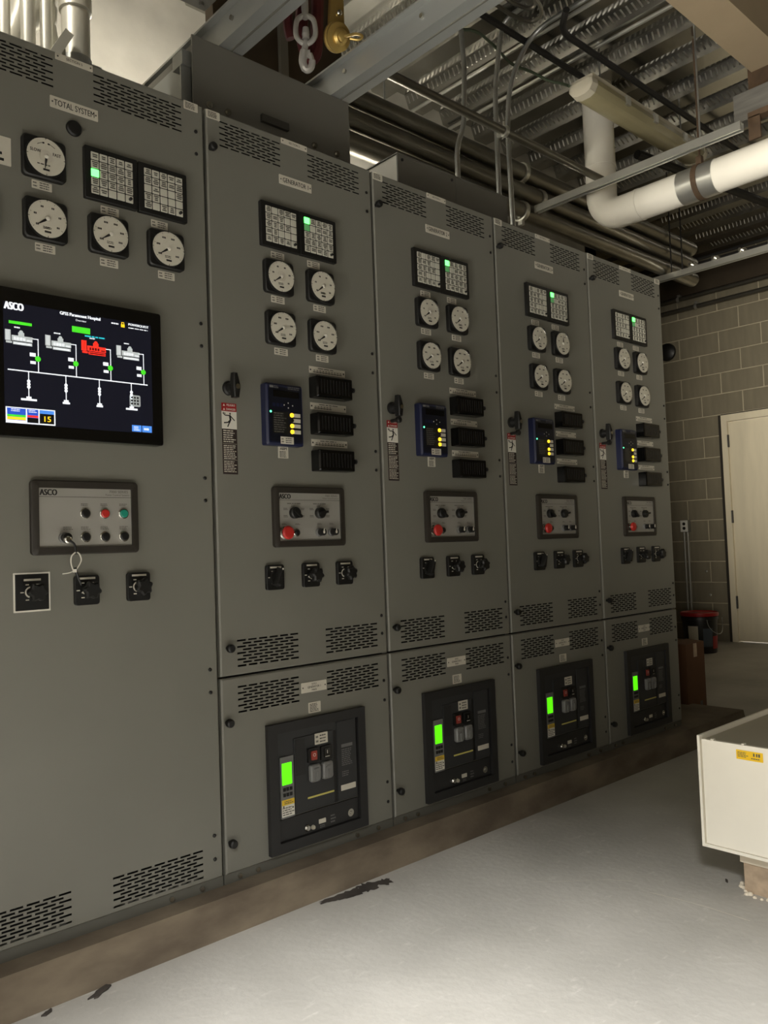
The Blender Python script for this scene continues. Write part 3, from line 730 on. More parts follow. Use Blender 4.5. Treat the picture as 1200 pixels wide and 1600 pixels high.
def common(cab, Wd):
    cpart('carcass', MB().box(.0, Wd, .022, 1.0, .13, 2.305), 'cabinet_grey', cab, smooth=False)
    cpart('slot_shade', MB().box(.012, Wd-.012, .0205, .0215, .14, 2.3), 'void', cab, smooth=False)  # black sheet added so the vent slots read as deep shade
    cpart('plinth', MB().box(.002, Wd-.002, .006, 1.0, .1, .128), 'base_grey', cab, smooth=False)
    bm_ = cached('bolt', lambda: MB().cyl((0, 0, 0), (0, -1, 0), .007, .007, 6).mesh('plinth_bolt', 'chrome'))
    for x in (.05, .11, Wd-.16, Wd-.07): at(cab, 'plinth_bolt', bm_, x, .114, .006)
def latch(cab, x, z): at(cab, 'door_latch', cached('latch', knob_mesh), x, z)
def hinge(cab, x, z): at(cab, 'hinge_screw', cached('hscrew', screw_mesh), x, z)
def sticker(cab, x, z):
    plate(cab, x, z, .044, .024, 'stk', lines=(-.018, .018, -.009, .009, 5), seed=11)

# --- generator cabinet prototype
def make_generator():
    c = thing('switchgear_cabinet', 'x', 'cabinet', (0, 0, ZP))
    common(c, W)
    V = slots(.048, .264, 2.212, 2.289, 6) + slots(.369, .585, 2.211, 2.288, 6)
    Vb = slots(.060, .276, .696, .773, 6) + slots(.381, .597, .698, .775, 6)
    cpart('upper_door', door(.005, W-.005, .674, 2.311, V+Vb), 'cabinet_grey', c)
    Vl = slots(.058, .273, .566, .642, 6) + slots(.380, .595, .567, .643, 6)
    cpart('lower_door', door(.005, W-.005, .128, .668, Vl), 'cabinet_grey', c)
    sticker(c, .028, 2.297)
    for x, z in ((.016, 2.194), (.028, .753), (.019, .546), (.019, .214)): latch(c, x, z)
    for z in (2.227, 2.162, 1.674, 1.609, 1.344, 1.281, .797, .738, .583, .519, .252, .188): hinge(c, .617, z)
    annunciator(c, .177, 1.946, 2.083, 'a', {(0, 1), (1, 3), (1, 4), (2, 4), (3, 2), (3, 3), (3, 4)})
    annunciator(c, .322, 1.946, 2.083, 'b', {(1, 0), (1, 1)}, lit=(0, 0), spill={(1, 0)})
    for (x, z), a, s in zip(((.238, 1.856), (.399, 1.857), (.240, 1.699), (.401, 1.698)), (-145, -140, -145, -145), ('volt', 'hz', 'amp', 'kw')): meter(c, x, z, a, s)
    for x, z in ((.242, 1.927), (.380, 1.928), (.238, 1.790), (.399, 1.790), (.244, 1.630), (.403, 1.630)): small_label(c, x, z)
    handle(c, .055, 1.497); danger(c, .054, 1.351)
    relay(c, .165, .300, 1.338, 1.524)
    for k, z in enumerate((1.600, 1.485, 1.369)): test_switch(c, .347, z, 'ts', k+1)
    plate(c, .240, 1.321, .037, .036, 'abm', lines=(-.014, .014, -.016, .004, 5), big=[('ABM', .024, .008, .011, .03)], seed=5)
    control_panel(c, .192, .464, 1.033, 1.216, 'gen')
    rotary(c, .192, .945, 'pistol', 20); rotary(c, .326, .946, 'arrow', 10); rotary(c, .460, .946, 'arc', 40)
    plate(c, .328, .541, .046, .032, 'sml', lines=(-.019, .019, -.013, .013, 6), seed=4)
    breaker(c)
    return c
proto = make_generator()
GL = ['grey switchgear cabinet with nameplate GENERATOR 1, beside the touch screen cabinet',
      'grey switchgear cabinet with nameplate GENERATOR 2, second generator section from the touch screen',
      'grey switchgear cabinet with nameplate GENERATOR 3, third generator section from the touch screen',
      'grey switchgear cabinet with nameplate GENERATOR 4, last of the row beside the cardboard box']
gens = []
for i in range(4):
    g = proto if i == 0 else copy_tree(proto)
    g.location = (i*W, 0, ZP); g['label'] = GL[i]; gens.append(g)
for i, g in enumerate(gens):
    plate(g, .319, 2.174, .125, .029, 'gen%d' % i, big=[('GENERATOR %d' % (i+1), .098, .0145, 0, .012)], screws=True)
    plate(g, .318, 2.299, .1, .017, 'sec%d' % i, big=[('SECTION %d' % (i+3), .042, .0065, 0, .0)], screws=True)
    plate(g, .328, .604, .097, .031, '52g%d' % i, big=[('52G%d' % (i+1), .018, .0055, .009, .01), ('GENERATOR %d' % (i+1), .050, .0065, 0, .01), ('MAIN', .018, .0055, -.009, .01)], screws=True)
    if i: at(g, 'lock_pin', cached('lpin', lambda: MB().lathe((0, 0, 0), (0, -1, 0), [(.006, 0), (.006, .03), (.011, .031), (.011, .042), (.007, .045)], 16).mesh('lock_pin', 'black')), .052, 1.452)
sticker(gens[3], .612, 2.297)
for m_ in gens[2].children:        # one meter of the third section reads straight up
    if m_.name.startswith('meter') and m_.location.x > .38 and m_.location.z > 1.72:
        for q_ in m_.children:
            if q_.name.startswith('needle'): q_.rotation_euler = (0, -math.radians(92), 0)
for g in gens: g['group'] = 'generator sections of the switchgear'

# --- total system cabinet
W0 = .762
c0 = thing('switchgear_cabinet', 'grey switchgear cabinet with a lit touch screen and nameplate TOTAL SYSTEM', 'cabinet', (-W0, 0, ZP))
common(c0, W0)
OX = W0
V = slots(OX-.688, OX-.432, 2.213, 2.289, 7) + slots(OX-.328, OX-.074, 2.213, 2.289, 7) + slots(OX-.680, OX-.425, .141, .217, 7) + slots(OX-.320, OX-.066, .141, .217, 7)
cpart('door', door(.005, W0-.005, .128, 2.311, V), 'cabinet_grey', c0)
sticker(c0, OX-.044, 2.298)
plate(c0, OX-.380, 2.176, .124, .030, 'total', big=[('TOTAL SYSTEM', .104, .0155, 0, .012)], screws=True)
plate(c0, OX-.378, 2.299, .097, .017, 'sec2', big=[('SECTION 2', .042, .0065, 0, 0)], screws=True)
at(c0, 'alarm_horn', cached('horn', lambda: MB().lathe((0, 0, 0), (0, -1, 0), [(.020, 0), (.020, .006), (.017, .010), (.012, .011), (.006, .012)], 24).mesh('alarm_horn', 'black')), OX-.383, 2.122)
for z in (2.229, 2.164, 1.673, 1.609, 1.234, 1.171, .700, .637, .246, .182): hinge(c0, OX-.030, z)
annunciator(c0, OX-.361, 1.946, 2.085, 'c', {(4, 2), (4, 3)}, lit=(2, 0))
annunciator(c0, OX-.2145, 1.946, 2.085, 'd', {(2, 0), (2, 2), (2, 3), (3, 2), (3, 3), (3, 4), (4, 1)})
for x, z, a, s in ((-.462, 2.016, -97, 'sync'), (-.461, 1.860, -143, 'hz'), (-.299, 1.860, -145, 'amp'), (-.136, 1.858, -145, 'kw'), (-.624, 1.858, -145, 'volt')): meter(c0, OX+x, z, a, s)
for x, z in ((-.4655, 1.950), (-.460, 1.793), (-.291, 1.930), (-.150, 1.928), (-.296, 1.791), (-.133, 1.790)): small_label(c0, OX+x, z)
plate(c0, OX-.592, 2.012, .108, .07, 'left', lines=(-.04, .05, -.03, .03, 4), seed=8)
control_panel(c0, OX-.510, OX-.236, 1.032, 1.215, 'sys')
rotary(c0, OX-.506, .945, 'arc', 60, True); rotary(c0, OX-.375, .942, 'arrow', 10); rotary(c0, OX-.238, .943, 'arc', 40)
# touch screen
SX = lambda x: OX+x+.380
scr = at(c0, 'touch_screen', MB().rr(0, 0, .424, .356, .006, 0, -.030, 3, .002).mesh('touch_screen', 'black_gloss'), OX-.380, 1.492)
def sp(nm, mb, m_, lb=None):
    mb.v = [(a+.380, b, c-1.492) for a, b, c in mb.v]; return sub(scr, nm, mb.mesh(nm, m_), label=lb)
Y0 = -.0304; Y1 = -.0307; Y2 = -.0310
sp('display', MB().quad(-.571, -.198, 1.344, 1.634, Y0), 'screen_lit')
mb = MB(); add_text(mb, 'ASCO', .02, -.547, 1.6255, Y1, .09, fit=(.043, .018)); sp('brand_lettering', mb, 'g_white')
mb = MB(); add_text(mb, 'GPSS Paramount Hospital', .02, -.387, 1.627, Y1, .06, fit=(.102, .0105)); add_text(mb, 'Overview', .0075, -.386, 1.616, Y1, 0, .9); sp('title_lettering', mb, 'g_white')
mb = MB(); bars(mb, -.307, -.283, 1.620, 1.628, 1, Y1, 3, 1); sp('user_lettering', mb, 'g_white')
sp('padlock_icon', MB().quad(-.281, -.271, 1.617, 1.625, Y1).bar(-.279, 1.625, -.279, 1.630, .0015, Y1).bar(-.273, 1.625, -.273, 1.630, .0015, Y1).bar(-.279, 1.6295, -.273, 1.6295, .0015, Y1), 'g_yellow')
mb = MB(); add_text(mb, 'POWERQUEST', .02, -.2325, 1.627, Y1, .06, fit=(.056, .007)); bars(mb, -.261, -.204, 1.616, 1.621, 1, Y1, 6, 1); sp('system_lettering', mb, 'g_white')
sp('status_bar', MB().quad(-.559, -.506, 1.583, 1.590, Y1), 'g_green'); sp('status_bar', MB().quad(-.409, -.363, 1.585, 1.600, Y1), 'g_green')
mb = MB(); bars(mb, -.377, -.323, 1.576, 1.584, 1, Y1, 2, 1.0); sp('status_lettering', mb, 'g_cyan')
def genset(x0, m_, key):
    mb = MB(); z = 1.534
    mb.quad(x0, x0+.013, z+.008, z+.034, Y1); mb.quad(x0+.015, x0+.063, z+.009, z+.022, Y1); mb.quad(x0+.030, x0+.044, z+.022, z+.030, Y1); mb.quad(x0+.018, x0+.062, z, z+.007, Y1)
    mb.quad(x0+.002, x0+.016, z+.002, z+.007, Y1); mb.disc(x0+.037, z+.031, .0048, Y1, 12)
    sp('generator_icon', mb, m_)
    mb = MB()
    for a in (.004, .008): mb.quad(x0+a, x0+a+.001, z+.010, z+.032, Y2)
    for a in (.020, .027, .034, .041): mb.quad(x0+a, x0+a+.005, z+.011, z+.018, Y2)
    mb.quad(x0+.05, x0+.061, z+.011, z+.014, Y2); mb.quad(x0+.020, x0+.060, z+.002, z+.005, Y2); sp('icon_lines', mb, 'g_white' if m_ != 'g_red' else 'danger_red')
    mb = MB(); bars(mb, x0+.021, x0+.038, 1.572, 1.579, 1, Y1, key, 1.0); sp('icon_caption', mb, 'g_white')
for x0, m_, k in ((-.568, 'g_icon', 1), (-.475, 'g_icon', 2), (-.386, 'g_red', 3), (-.295, 'g_icon', 4)): genset(x0, m_, k)
lw = .0022
mb = MB(); mb.bar(-.563, 1.4725, -.211, 1.4725, .0028, Y1)
for x in (-.492, -.400, -.311, -.221): mb.bar(x-.013, 1.553, x, 1.553, lw, Y1).bar(x, 1.554, x, 1.4725, lw, Y1)
for x in (-.5155, -.4265, -.342, -.2565): mb.bar(x, 1.4725, x, 1.407, lw, Y1)
sp('one_line_diagram', mb, 'g_white')
for x in (-.492, -.400, -.311, -.221):
    sp('breaker_symbol', MB().disc(x-.001, 1.5055, .0068, Y2, 16), 'g_green')
    sp('breaker_tag', MB().quad(x-.020, x-.006, 1.510, 1.519, Y1).quad(x-.019, x-.006, 1.492, 1.499, Y1), 'g_white')
for x, w_ in ((-.5155, .037), (-.4265, .018), (-.342, .017), (-.2565, .032)):
    mb = MB().quad(x-w_/2, x+w_/2, 1.402, 1.407, Y1).quad(x-.006, x+.006, 1.407, 1.412, Y1)
    for zz in (1.449, 1.442, 1.435): mb.disc(x, zz, .0042, Y1, 10)
    sp('feeder_symbol', mb, 'g_white')
sp('load_symbol', MB().rr(-.247, 1.427, .030, .030, .004, Y0-.0001, Y1, 3), 'g_grey')
mb = MB()
for a in range(3):
    for b in range(3): mb.quad(-.258+a*.008, -.253+a*.008, 1.417+b*.008, 1.422+b*.008, Y2)
sp('load_lines', mb, 'g_black')
sp('status_panel', MB().quad(-.569, -.454, 1.346, 1.384, Y1), 'g_white')
for a, b in ((-.566, -.5235), (-.5205, -.4945), (-.4915, -.457)): sp('panel_cell', MB().quad(a, b, 1.349, 1.3815, Y2), 'g_blue' if b < -.49 else 'g_black')
mb = MB(); bars(mb, -.557, -.532, 1.373, 1.381, 2, -.0313, 3, 1); bars(mb, -.517, -.498, 1.373, 1.381, 2, -.0313, 4, 1); mb.quad(-.566, -.5235, 1.349, 1.353, -.0313); sp('panel_lettering', mb, 'g_white')
sp('panel_band', MB().quad(-.566, -.5235, 1.361, 1.366, -.0313), 'g_green'); sp('panel_band', MB().quad(-.566, -.5235, 1.354, 1.3605, -.0313), 'g_yellow'); sp('panel_band', MB().quad(-.5205, -.4945, 1.362, 1.367, -.0313), 'g_red')
sp('panel_band', MB().quad(-.4915, -.457, 1.373, 1.3815, -.0313), 'g_lblue'); sp('panel_band', MB().quad(-.5205, -.4945, 1.349, 1.361, -.0313), 'g_black')
mb = MB(); add_text(mb, '15', .019, -.474, 1.360, -.0313, .02, 1.1); sp('counter_digits', mb, 'g_yellow')
for a, b in ((-.257, -.231), (-.229, -.202)):
    sp('screen_button', MB().quad(a, b, 1.3465, 1.3635, Y1), 'g_lblue')
    mb = MB(); bars(mb, a+.005, b-.005, 1.349, 1.361, 3 if b < -.22 else 1, Y2, 3, 1); sp('button_lettering', mb, 'g_white')
# key on a white cable tie hanging from the key switch
kt = thing('hanging_key', 'small dark key on a white cable tie hanging from the key switch', 'key', (-.429, -.045, 1.062))
def kp(nm, mb, m_):
    mb.v = [(a+.429, b+.045, c-1.062) for a, b, c in mb.v]; return part(nm, mb, m_, kt)
kp('key_bow', MB().lathe((-.433, -.034, 1.068), (0, -1, 0), [(.006, 0), (.009, .003), (.009, .010), (.006, .012)], 16), 'chrome')
kp('key_strap', MB().tube(spline([(-.430, -.044, 1.066), (-.421, -.050, 1.056), (-.417, -.050, 1.036)]), .0028, 8), 'black')
kp('cable_tie', MB().tube(spline([(-.417, -.050, 1.038), (-.428, -.050, 1.028), (-.430, -.050, 1.011), (-.423, -.050, .992), (-.411, -.050, 1.004), (-.405, -.050, 1.018), (-.409, -.050, 1.032), (-.417, -.050, 1.038)]), .0016, 8), 'white')
kp('tie_tail', MB().tube(spline([(-.421, -.051, .993), (-.436, -.055, .988), (-.453, -.055, .986)]), .0013, 6).box(-.426, -.418, -.054, -.048, .988, .996), 'white')
kp('key_blade', MB().tube([(-.420, -.049, .999), (-.412, -.046, .975), (-.404, -.046, .956)], [.004, .003, .002], 8), 'black')

# ------------------------------------------------------------------ boxes and rails on top of the cabinets
b1 = thing('top_enclosure', 'grey steel enclosure with a dark grip on top of the GENERATOR 1 cabinet', 'enclosure', (.32, .1, 2.311))
def b1p(nm, mb, m_):
    mb.v = [(a-.32, b-.1, c-2.311) for a, b, c in mb.v]; return part(nm, mb, m_, b1)
b1p('front_panel', MB().box(.022, .635, .098, .104, 2.312, 2.588), 'box_grey')
b1p('body', MB().box(.04, .625, .104, .85, 2.312, 2.580), 'box_grey')
b1p('side_flange', MB().box(.000, .04, .13, .136, 2.34, 2.50).box(.034, .040, .13, .4, 2.34, 2.55).box(.0, .03, .12, .18, 2.50, 2.545), 'alum')
b1p('grip', MB().box(.262, .366, .086, .098, 2.396, 2.420), 'grip_grey')
for x in (.14, .075, .476, .573): b1p('bolt', MB().cyl((x, .098, 2.385), (0, -1, 0), .011, .004, 12).cyl((x, .094, 2.385), (0, -1, 0), .007, .007, 6), 'chrome')
b2 = thing('top_enclosure', 'plain grey steel enclosure behind the conduits on top of the GENERATOR 2 cabinet', 'enclosure', (1.07, .1, 2.311))
def b2p(nm, mb, m_):
    mb.v = [(a-1.07, b-.1, c-2.311) for a, b, c in mb.v]; return part(nm, mb, m_, b2)
b2p('body', MB().box(.868, 1.50, .104, .7, 2.312, 2.476), 'white')
b2p('front_panel', MB().box(.866, 1.18, .098, .104, 2.312, 2.478), 'box_grey'); b2p('front_panel', MB().box(1.183, 1.502, .098, .104, 2.312, 2.478), 'box_grey')
b2p('lid', MB().box(.864, 1.504, .096, .702, 2.478, 2.482), 'box_grey')
for x in (.89, 1.16): b2p('screw', MB().cyl((x, .098, 2.46), (0, -1, 0), .006, .003, 8), 'black')
def rail(x0, label):
    t = thing('channel_rail', label, 'rail', (x0+.04, 0, 2.592), 'aluminium channel rails over the aisle')
    mb = MB()
    sec = [(0, .0), (.085, .0), (.085, .012), (.012, .012), (.012, .075), (.06, .075), (.06, .085), (-.022, .085), (-.022, .078), (0, .078)]
    ring = lambda y: [(x0+a, y, 2.592+b) for a, b in sec]
    mb.loops([ring(-2.2), ring(1.44)]); mb.v = [(a-x0-.04, b, c-2.592) for a, b, c in mb.v]; part('channel', mb, 'alum', t, smooth=False)
    for y in (-.35, .02): part('bolt', MB().cyl((-.04, y, .045), (-1, 0, 0), .008, .008, 6), 'chrome', t)
    part('seam', MB().box(.0, .006, -2.2, 1.44, -.003, 0), 'base_grey', t)
rail(.118, 'aluminium channel rail over the touch screen side of the grey top enclosure'); rail(.560, 'aluminium channel rail just beside the hanging brass pulley')
solo('cross_strut', MB().box(.15, .60, .30, .341, 2.678, 2.719), 'galv', 'short galvanised strut spanning between the two aluminium rails', 'strut')
solo('cross_strut', MB().box(.15, .60, .62, .661, 2.678, 2.719), 'galv_bright', 'pale strut deep between the rails behind the swivel hook', 'strut')
solo('overhead_cover', MB().box(-.6, 0.163, -1.3, 0.255, 2.8, 2.95).cyl((0.163-.03, 0.255-.03, 2.79), (0, 0, 1), .008, .012, 8), 'box_grey', 'dark grey cover panel high above the pale rear wall', 'panel')
bp_ = thing('hung_panel', 'dark brown grey panel hung from the deck behind the swivel hook', 'panel', (.86, .82, 2.88))
part('sheet', MB().box(-.34, .34, -.03, .03, 0, ZD-2.88), 'header_brown', bp_, smooth=False)
part('bottom_angle', MB().box(-.34, .34, -.06, -.03, 0, .006).box(-.34, .34, -.036, -.03, 0, .05), 'galv', bp_, smooth=False)
part('stiffener', MB().box(-.02, .02, -.05, -.03, .05, ZD-2.88), 'box_grey', bp_, smooth=False)
# swivel hook, pulley and slings
hk = thing('swivel_hook', 'grey swivel hook hanging between the aluminium rails', 'hook', (.38, 0, 2.66))
hk.rotation_euler = (0, 0, -.7)
hp = lambda nm, mb, m_: part(nm, mb, m_, hk)
hp('top_link', MB().tube([(0, 0, .20), (0, 0, .105), (0, 0, .075)], [.012, .012, .009], 12), 'hoist_grey')
hp('swivel_frame', MB().tube(spline([(0, 0, .088), (-.024, 0, .074), (-.031, 0, .048), (-.030, 0, .018), (-.016, 0, -.002), (0, 0, -.008), (.016, 0, -.002), (.030, 0, .018), (.031, 0, .048), (.024, 0, .074), (0, 0, .088)], 6), .0085, 10), 'hoist_grey')
hp('swivel_nut', MB().lathe((0, 0, .006), (0, 0, 1), [(.012, 0), (.012, .014), (.013, .016), (.010, .038)], 14), 'hoist_grey')
hp('hook_body', MB().tube(spline([(0, 0, .002), (-.004, 0, -.020), (-.010, 0, -.045), (-.012, 0, -.072), (-.002, 0, -.094), (.012, 0, -.088), (.018, 0, -.066), (.012, 0, -.042)], 6), [.010]*9+[.013]*14+[.011]*14+[.008]*6, 10), 'hoist_grey')
hp('latch', MB().box(-.006, .012, -.004, .004, -.055, -.030), 'hoist_grey')
pu = thing('pulley_block', 'brass coloured pulley block with an eye bolt beside the swivel hook', 'pulley', (.495, -.02, 2.71))
pp = lambda nm, mb, m_: part(nm, mb, m_, pu)
pd = Vector((-.1, -.9, -.42)).normalized()
pp('sheave', MB().lathe((0, 0, 0), pd, [(.030, -.014), (.046, -.012), (.046, -.004), (.036, 0), (.044, .006), (.044, .012), (.030, .016)], 28), 'brass')
pp('hub', MB().lathe(pd*.012, pd, [(.026, 0), (.026, .012), (.018, .018), (.018, .030), (.010, .034)], 20), 'brass')
pp('side_plate', MB().loops([[(-.032, .006, -.02), (.030, -.004, -.02), (.028, -.006, .19), (-.012, .004, .19)], [(-.028, .022, -.02), (.034, .012, -.02), (.032, .012, .19), (-.008, .022, .19)]]), 'brass')
pp('eye_bolt', MB().tube(spline([pd*.04, pd*.05+Vector((.010, -.004, .004)), pd*.05+Vector((.030, -.02, .010)), pd*.05+Vector((.046, -.034, .002)), pd*.05+Vector((.036, -.026, -.010)), pd*.05+Vector((.014, -.008, -.006))], 6), .0045, 8), 'brass')
for z in (.085, .15): pp('rivet', MB().lathe((.008, -.004, z), pd, [(.009, 0), (.009, .006), (.005, .009)], 14), 'chrome')
solo('lifting_sling', MB().tube(spline([(.42, .05, 2.95), (.415, .05, 2.85), (.41, .06, 2.74), (.43, .06, 2.66), (.455, .05, 2.67), (.462, .045, 2.76), (.47, .04, 2.95)]), [.022]*49, 10), 'sling_red', 'dark red lifting sling looped behind the swivel hook', 'sling')
solo('lifting_sling', MB().tube(spline([(.352, .06, 2.95), (.355, .06, 2.82), (.362, .07, 2.735), (.372, .07, 2.70)]), .016, 10), 'sling_red', 'short dark red strap end left of the swivel hook', 'sling')
hs = thing('hoist_body', 'blue grey hoist housing above the swivel hook', 'hoist', (.325, .02, 2.81))
part('housing', MB().lathe((-.07, .0, .03), (1, 0, -.15), [(.03, 0), (.05, .01), (.05, .08), (.035, .095)], 20), 'hoist_blue', hs)
for k in range(5): part('cooling_fin', MB().lathe((-.055+k*.016, 0, .028-k*.0025), (1, 0, -.15), [(.054, 0), (.054, .005)], 20), 'hoist_blue', hs)

# ------------------------------------------------------------------ conduits and pipes
for k, (z, y) in enumerate(((3.258, .95), (3.138, .95), (3.018, .95))):
    solo('steel_conduit', MB().tube([(1.3, y, z), (4.85, y, z)], .053, 20), 'conduit_dark', ['thick steel conduit along the rear, topmost of three', 'thick steel conduit along the rear, middle of three', 'thick steel conduit along the rear, lowest of three'][k], 'conduit', (3.6, y, z), 'thick rear conduits')
for k, (x, z) in enumerate(((2.72, 3.258), (2.88, 3.138), (2.70, 3.018))):
    solo('conduit_clamp', MB().lathe((x, .95, z), (1, 0, 0), [(.053, 0), (.062, .002), (.062, .03), (.053, .032)], 20).box(x+.004, x+.028, .935, .965, z-.085, z-.058), 'galv_bright', ['bright pipe clamp on the topmost thick rear conduit', 'bright pipe clamp on the middle thick rear conduit', 'bright pipe clamp on the lowest thick rear conduit'][k], 'clamp')
solo('steel_conduit', MB().tube([(1.19, .5, 3.1), (2.905, .5, 3.1)], .021, 14).cyl((1.165, .5, 3.1), (1, 0, 0), .016, .03, 12), 'conduit_dark', 'dark open-ended pipe crossing in front of the thin vertical conduits', 'conduit')
solo('conduit_clamp', MB().lathe((2.005, .5, 3.1), (1, 0, 0), [(.022, 0), (.029, .002), (.029, .022), (.022, .024)], 16).box(2.01, 2.03, .5, .545, 3.085, 3.115).cyl((2.015, .50, 3.13), (0, 0, 1), .006, .02, 6), 'galv_bright', 'bright clamp on the dark open-ended pipe', 'clamp')
yv = .56
CP = [((1.72, yv, 2.33), (1.72, yv, 2.95), (1.78, yv, 3.08), (1.80, yv, 3.38), (1.80, yv+.02, ZD-.02)),
      ((2.03, yv, 2.33), (2.03, yv, 3.35), (2.05, yv-.05, ZD-.03), (2.05, yv-.2, ZD-.025)),
      ((2.14, yv, 2.33), (2.12, yv, 3.20), (2.16, yv, 3.45), (2.24, yv-.10, ZD-.03), (2.24, -1.0, ZD-.025))]
CL = ['thin kinked conduit rising from the GENERATOR 2 cabinet top', 'thin vertical conduit passing the bright clamp', 'thin conduit that sweeps forward along the ceiling deck']
for k, pts in enumerate(CP):
    solo('thin_conduit', MB().tube(bend(pts, .12 if k else .06, 8), .0125, 12), 'galv', CL[k], 'conduit', pts[0], 'thin conduits rising from the cabinets')
for k, (x, l) in enumerate(((2.30, 'bright conduit crossing under the deck nearest the aluminium rails'), (2.635, 'bright conduit crossing under the deck towards the light fixture'))):
    solo('ceiling_conduit', MB().tube([(x, -1.6, ZD-.02), (x, 1.43, ZD-.02)], .011, 10), 'galv_bright', l, 'conduit', None, 'conduits under the deck')
for k, (y, x0, l) in enumerate(((.50, 1.2, 'black pipe along the deck ending behind the light fixture'), (.33, 2.18, 'black pipe along the deck on the aisle side of the light fixture'))):
    solo('black_pipe', MB().tube(bend([(x0, y-.12 if k else y, ZD-.07), (x0+.12, y, ZD-.07), (5.6 if k else 2.85, y, ZD-.07)], .1), .017, 10), 'rod_black', l, 'pipe', None, 'black pipes under the deck')
solo('black_pipe', MB().tube([(3.7, .72, ZD-.14), (5.9, .42, ZD-.14)], .03, 10), 'rod_black', 'black pipe running skew under the deck below the white pipe', 'pipe')
solo('drooping_cable', MB().tube(spline([(1.80, .76, 3.69), (1.79, .69, 3.63), (1.885, .562, 3.60), (2.05, .576, 3.60), (2.261, .62, 3.60), (2.401, .599, 3.60), (2.50, .56, 3.57), (2.53, .49, 3.53), (2.49, .42, 3.47)]), .0075, 8), 'cable_green', 'greenish flexible cord drooping to the light fixture', 'cable')
solo('coiled_cable', MB().tube(spline([(1.70, .36, 3.6), (1.80, .36, 3.6), (1.934, .362, 3.6), (2.051, .335, 3.6), (2.045, .265, 3.6), (1.944, .217, 3.6), (1.80, .22, 3.6), (1.76, .29, 3.61), (1.86, .32, 3.62), (1.98, .30, 3.62), (1.98, .25, 3.62), (1.84, .18, 3.62), (1.7, .16, 3.64)]), .010, 8), 'conduit_dark', 'looped grey cable hung under the deck near the top edge', 'cable')
# vapour tight light fixture
lf = thing('light_fixture', 'unlit long light fixture with a yellowed lens under the deck', 'light fixture', (3.16, .365, 3.40))
ring = lambda x, k=1.0, z0=0: [(x, -.072*k, .075), (x, .072*k, .075), (x, .076*k, .045), (x, .055*k, .012+z0), (x, .025*k, .0+z0), (x, -.025*k, .0+z0), (x, -.055*k, .012+z0), (x, -.076*k, .045)]
part('lens', MB().loops([ring(-.62, .9, .012), ring(-.60), ring(.60), ring(.62, .9, .012)]), 'fixture_lens', lf)
part('housing', MB().box(-.63, .63, -.066, .066, .072, .105), 'fixture_body', lf)
part('end_cap', MB().loops([ring(-.655, .8, .02), ring(-.645, .98, .004), ring(-.60, 1.04, -.003)]), 'fixture_body', lf)
part('end_cap', MB().loops([ring(.655, .8, .02), ring(.645, .98, .004), ring(.60, 1.04, -.003)]), 'fixture_body', lf)
for x in (-.3, .0, .35): part('latch', MB().box(x-.02, x+.02, -.084, -.068, .035, .085), 'galv_bright', lf)
for x in (-.45, .45): part('hanger', MB().cyl((x, 0, .1), (0, 0, 1), .005, ZD-3.40-.1, 8), 'galv', lf)
# white insulated pipe with an elbow
wp = thing('insulated_pipe', 'white insulated pipe dropping from the deck and turning along the aisle', 'pipe', (3.0, .57, 2.92))
arc = [(0, -.13+.13*math.cos(a), -.0+.13-.13*math.sin(a)) for a in [PI/2*k/10 for k in range(11)]]
part('pipe_run', MB().tube([(0, 0, .80), (0, 0, .13)] + arc[1:] + [(0, -.30, 0), (0, -1.9, 0)], .088, 28), 'pvc', wp)
part('joint_band', MB().lathe((0, -.235, 0), (0, -1, 0), [(.088, 0), (.0905, .001), (.0905, .02), (.088, .021)], 28), 'pvc', wp)
part('joint_band', MB().lathe((0, 0, .30), (0, 0, 1), [(.088, 0), (.0905, .001), (.0905, .02), (.088, .021)], 28), 'pvc', wp)
part('metal_saddle', MB().lathe((0, -.50, 0), (0, -1, 0), [(.088, 0), (.091, .001), (.091, .20), (.088, .201)], 28), 'galv_bright', wp)
solo('pipe_hanger', MB().lathe((3.0, -.02, 2.92), (0, -1, 0), [(.091, 0), (.0965, .001), (.0965, .028), (.091, .029)], 28).box(2.985, 3.015, -.049, -.02, 3.01, 3.06).cyl((3.0, -.035, 3.05), (0, 0, 1), .006, ZD-3.06, 8), 'rust', 'rusty brown ring hanger around the white pipe', 'hanger')
def strut(name, x, y0, y1, z, label, grp=None, m_='galv_bright', slotted=True):
    t = thing(name, label, 'strut', (x, (y0+y1)/2, z), grp)
    h = (y1-y0)/2; sec = [(-.0205, 0), (-.011, 0), (-.011, .004), (-.017, .004), (-.017, .037), (.017, .037), (.017, .004), (.011, .004), (.011, 0), (.0205, 0), (.0205, .041), (-.0205, .041)]
    part('channel', MB().loops([[(a, -h, b) for a, b in sec], [(a, h, b) for a, b in sec]]), m_, t, smooth=False)
    if slotted:
        n_ = int((y1-y0)/.05)
        for k in range(n_): part('slot', MB().box(-.007, .007, -h+.02+k*.05, -h+.048+k*.05, .0358, .0368), 'void', t) if k < 60 else None
    return t
strut('strut_channel', 2.78, -.36, .885, 3.0, 'galvanised strut channel crossing above the white pipe', 'strut channels')
solo('threaded_rod', MB().cyl((2.78, -.148, 3.0), (0, 0, 1), .005, ZD-3.0, 8), 'galv', 'threaded rod holding the strut above the white pipe', 'rod', None, 'threaded rods')
strut('strut_channel', 4.40, -.5, 1.25, 2.921, 'pale strut channel under the thick conduits near the far block wall', 'strut channels')
for y, l in ((.885, 'left one of two thin rods carrying the far strut'), (.80, 'right one of two thin rods carrying the far strut')):
    solo('threaded_rod', MB().cyl((4.40, y, 2.925), (0, 0, 1), .005, ZD-2.925, 8), 'rod_black', l, 'rod', None, 'threaded rods')
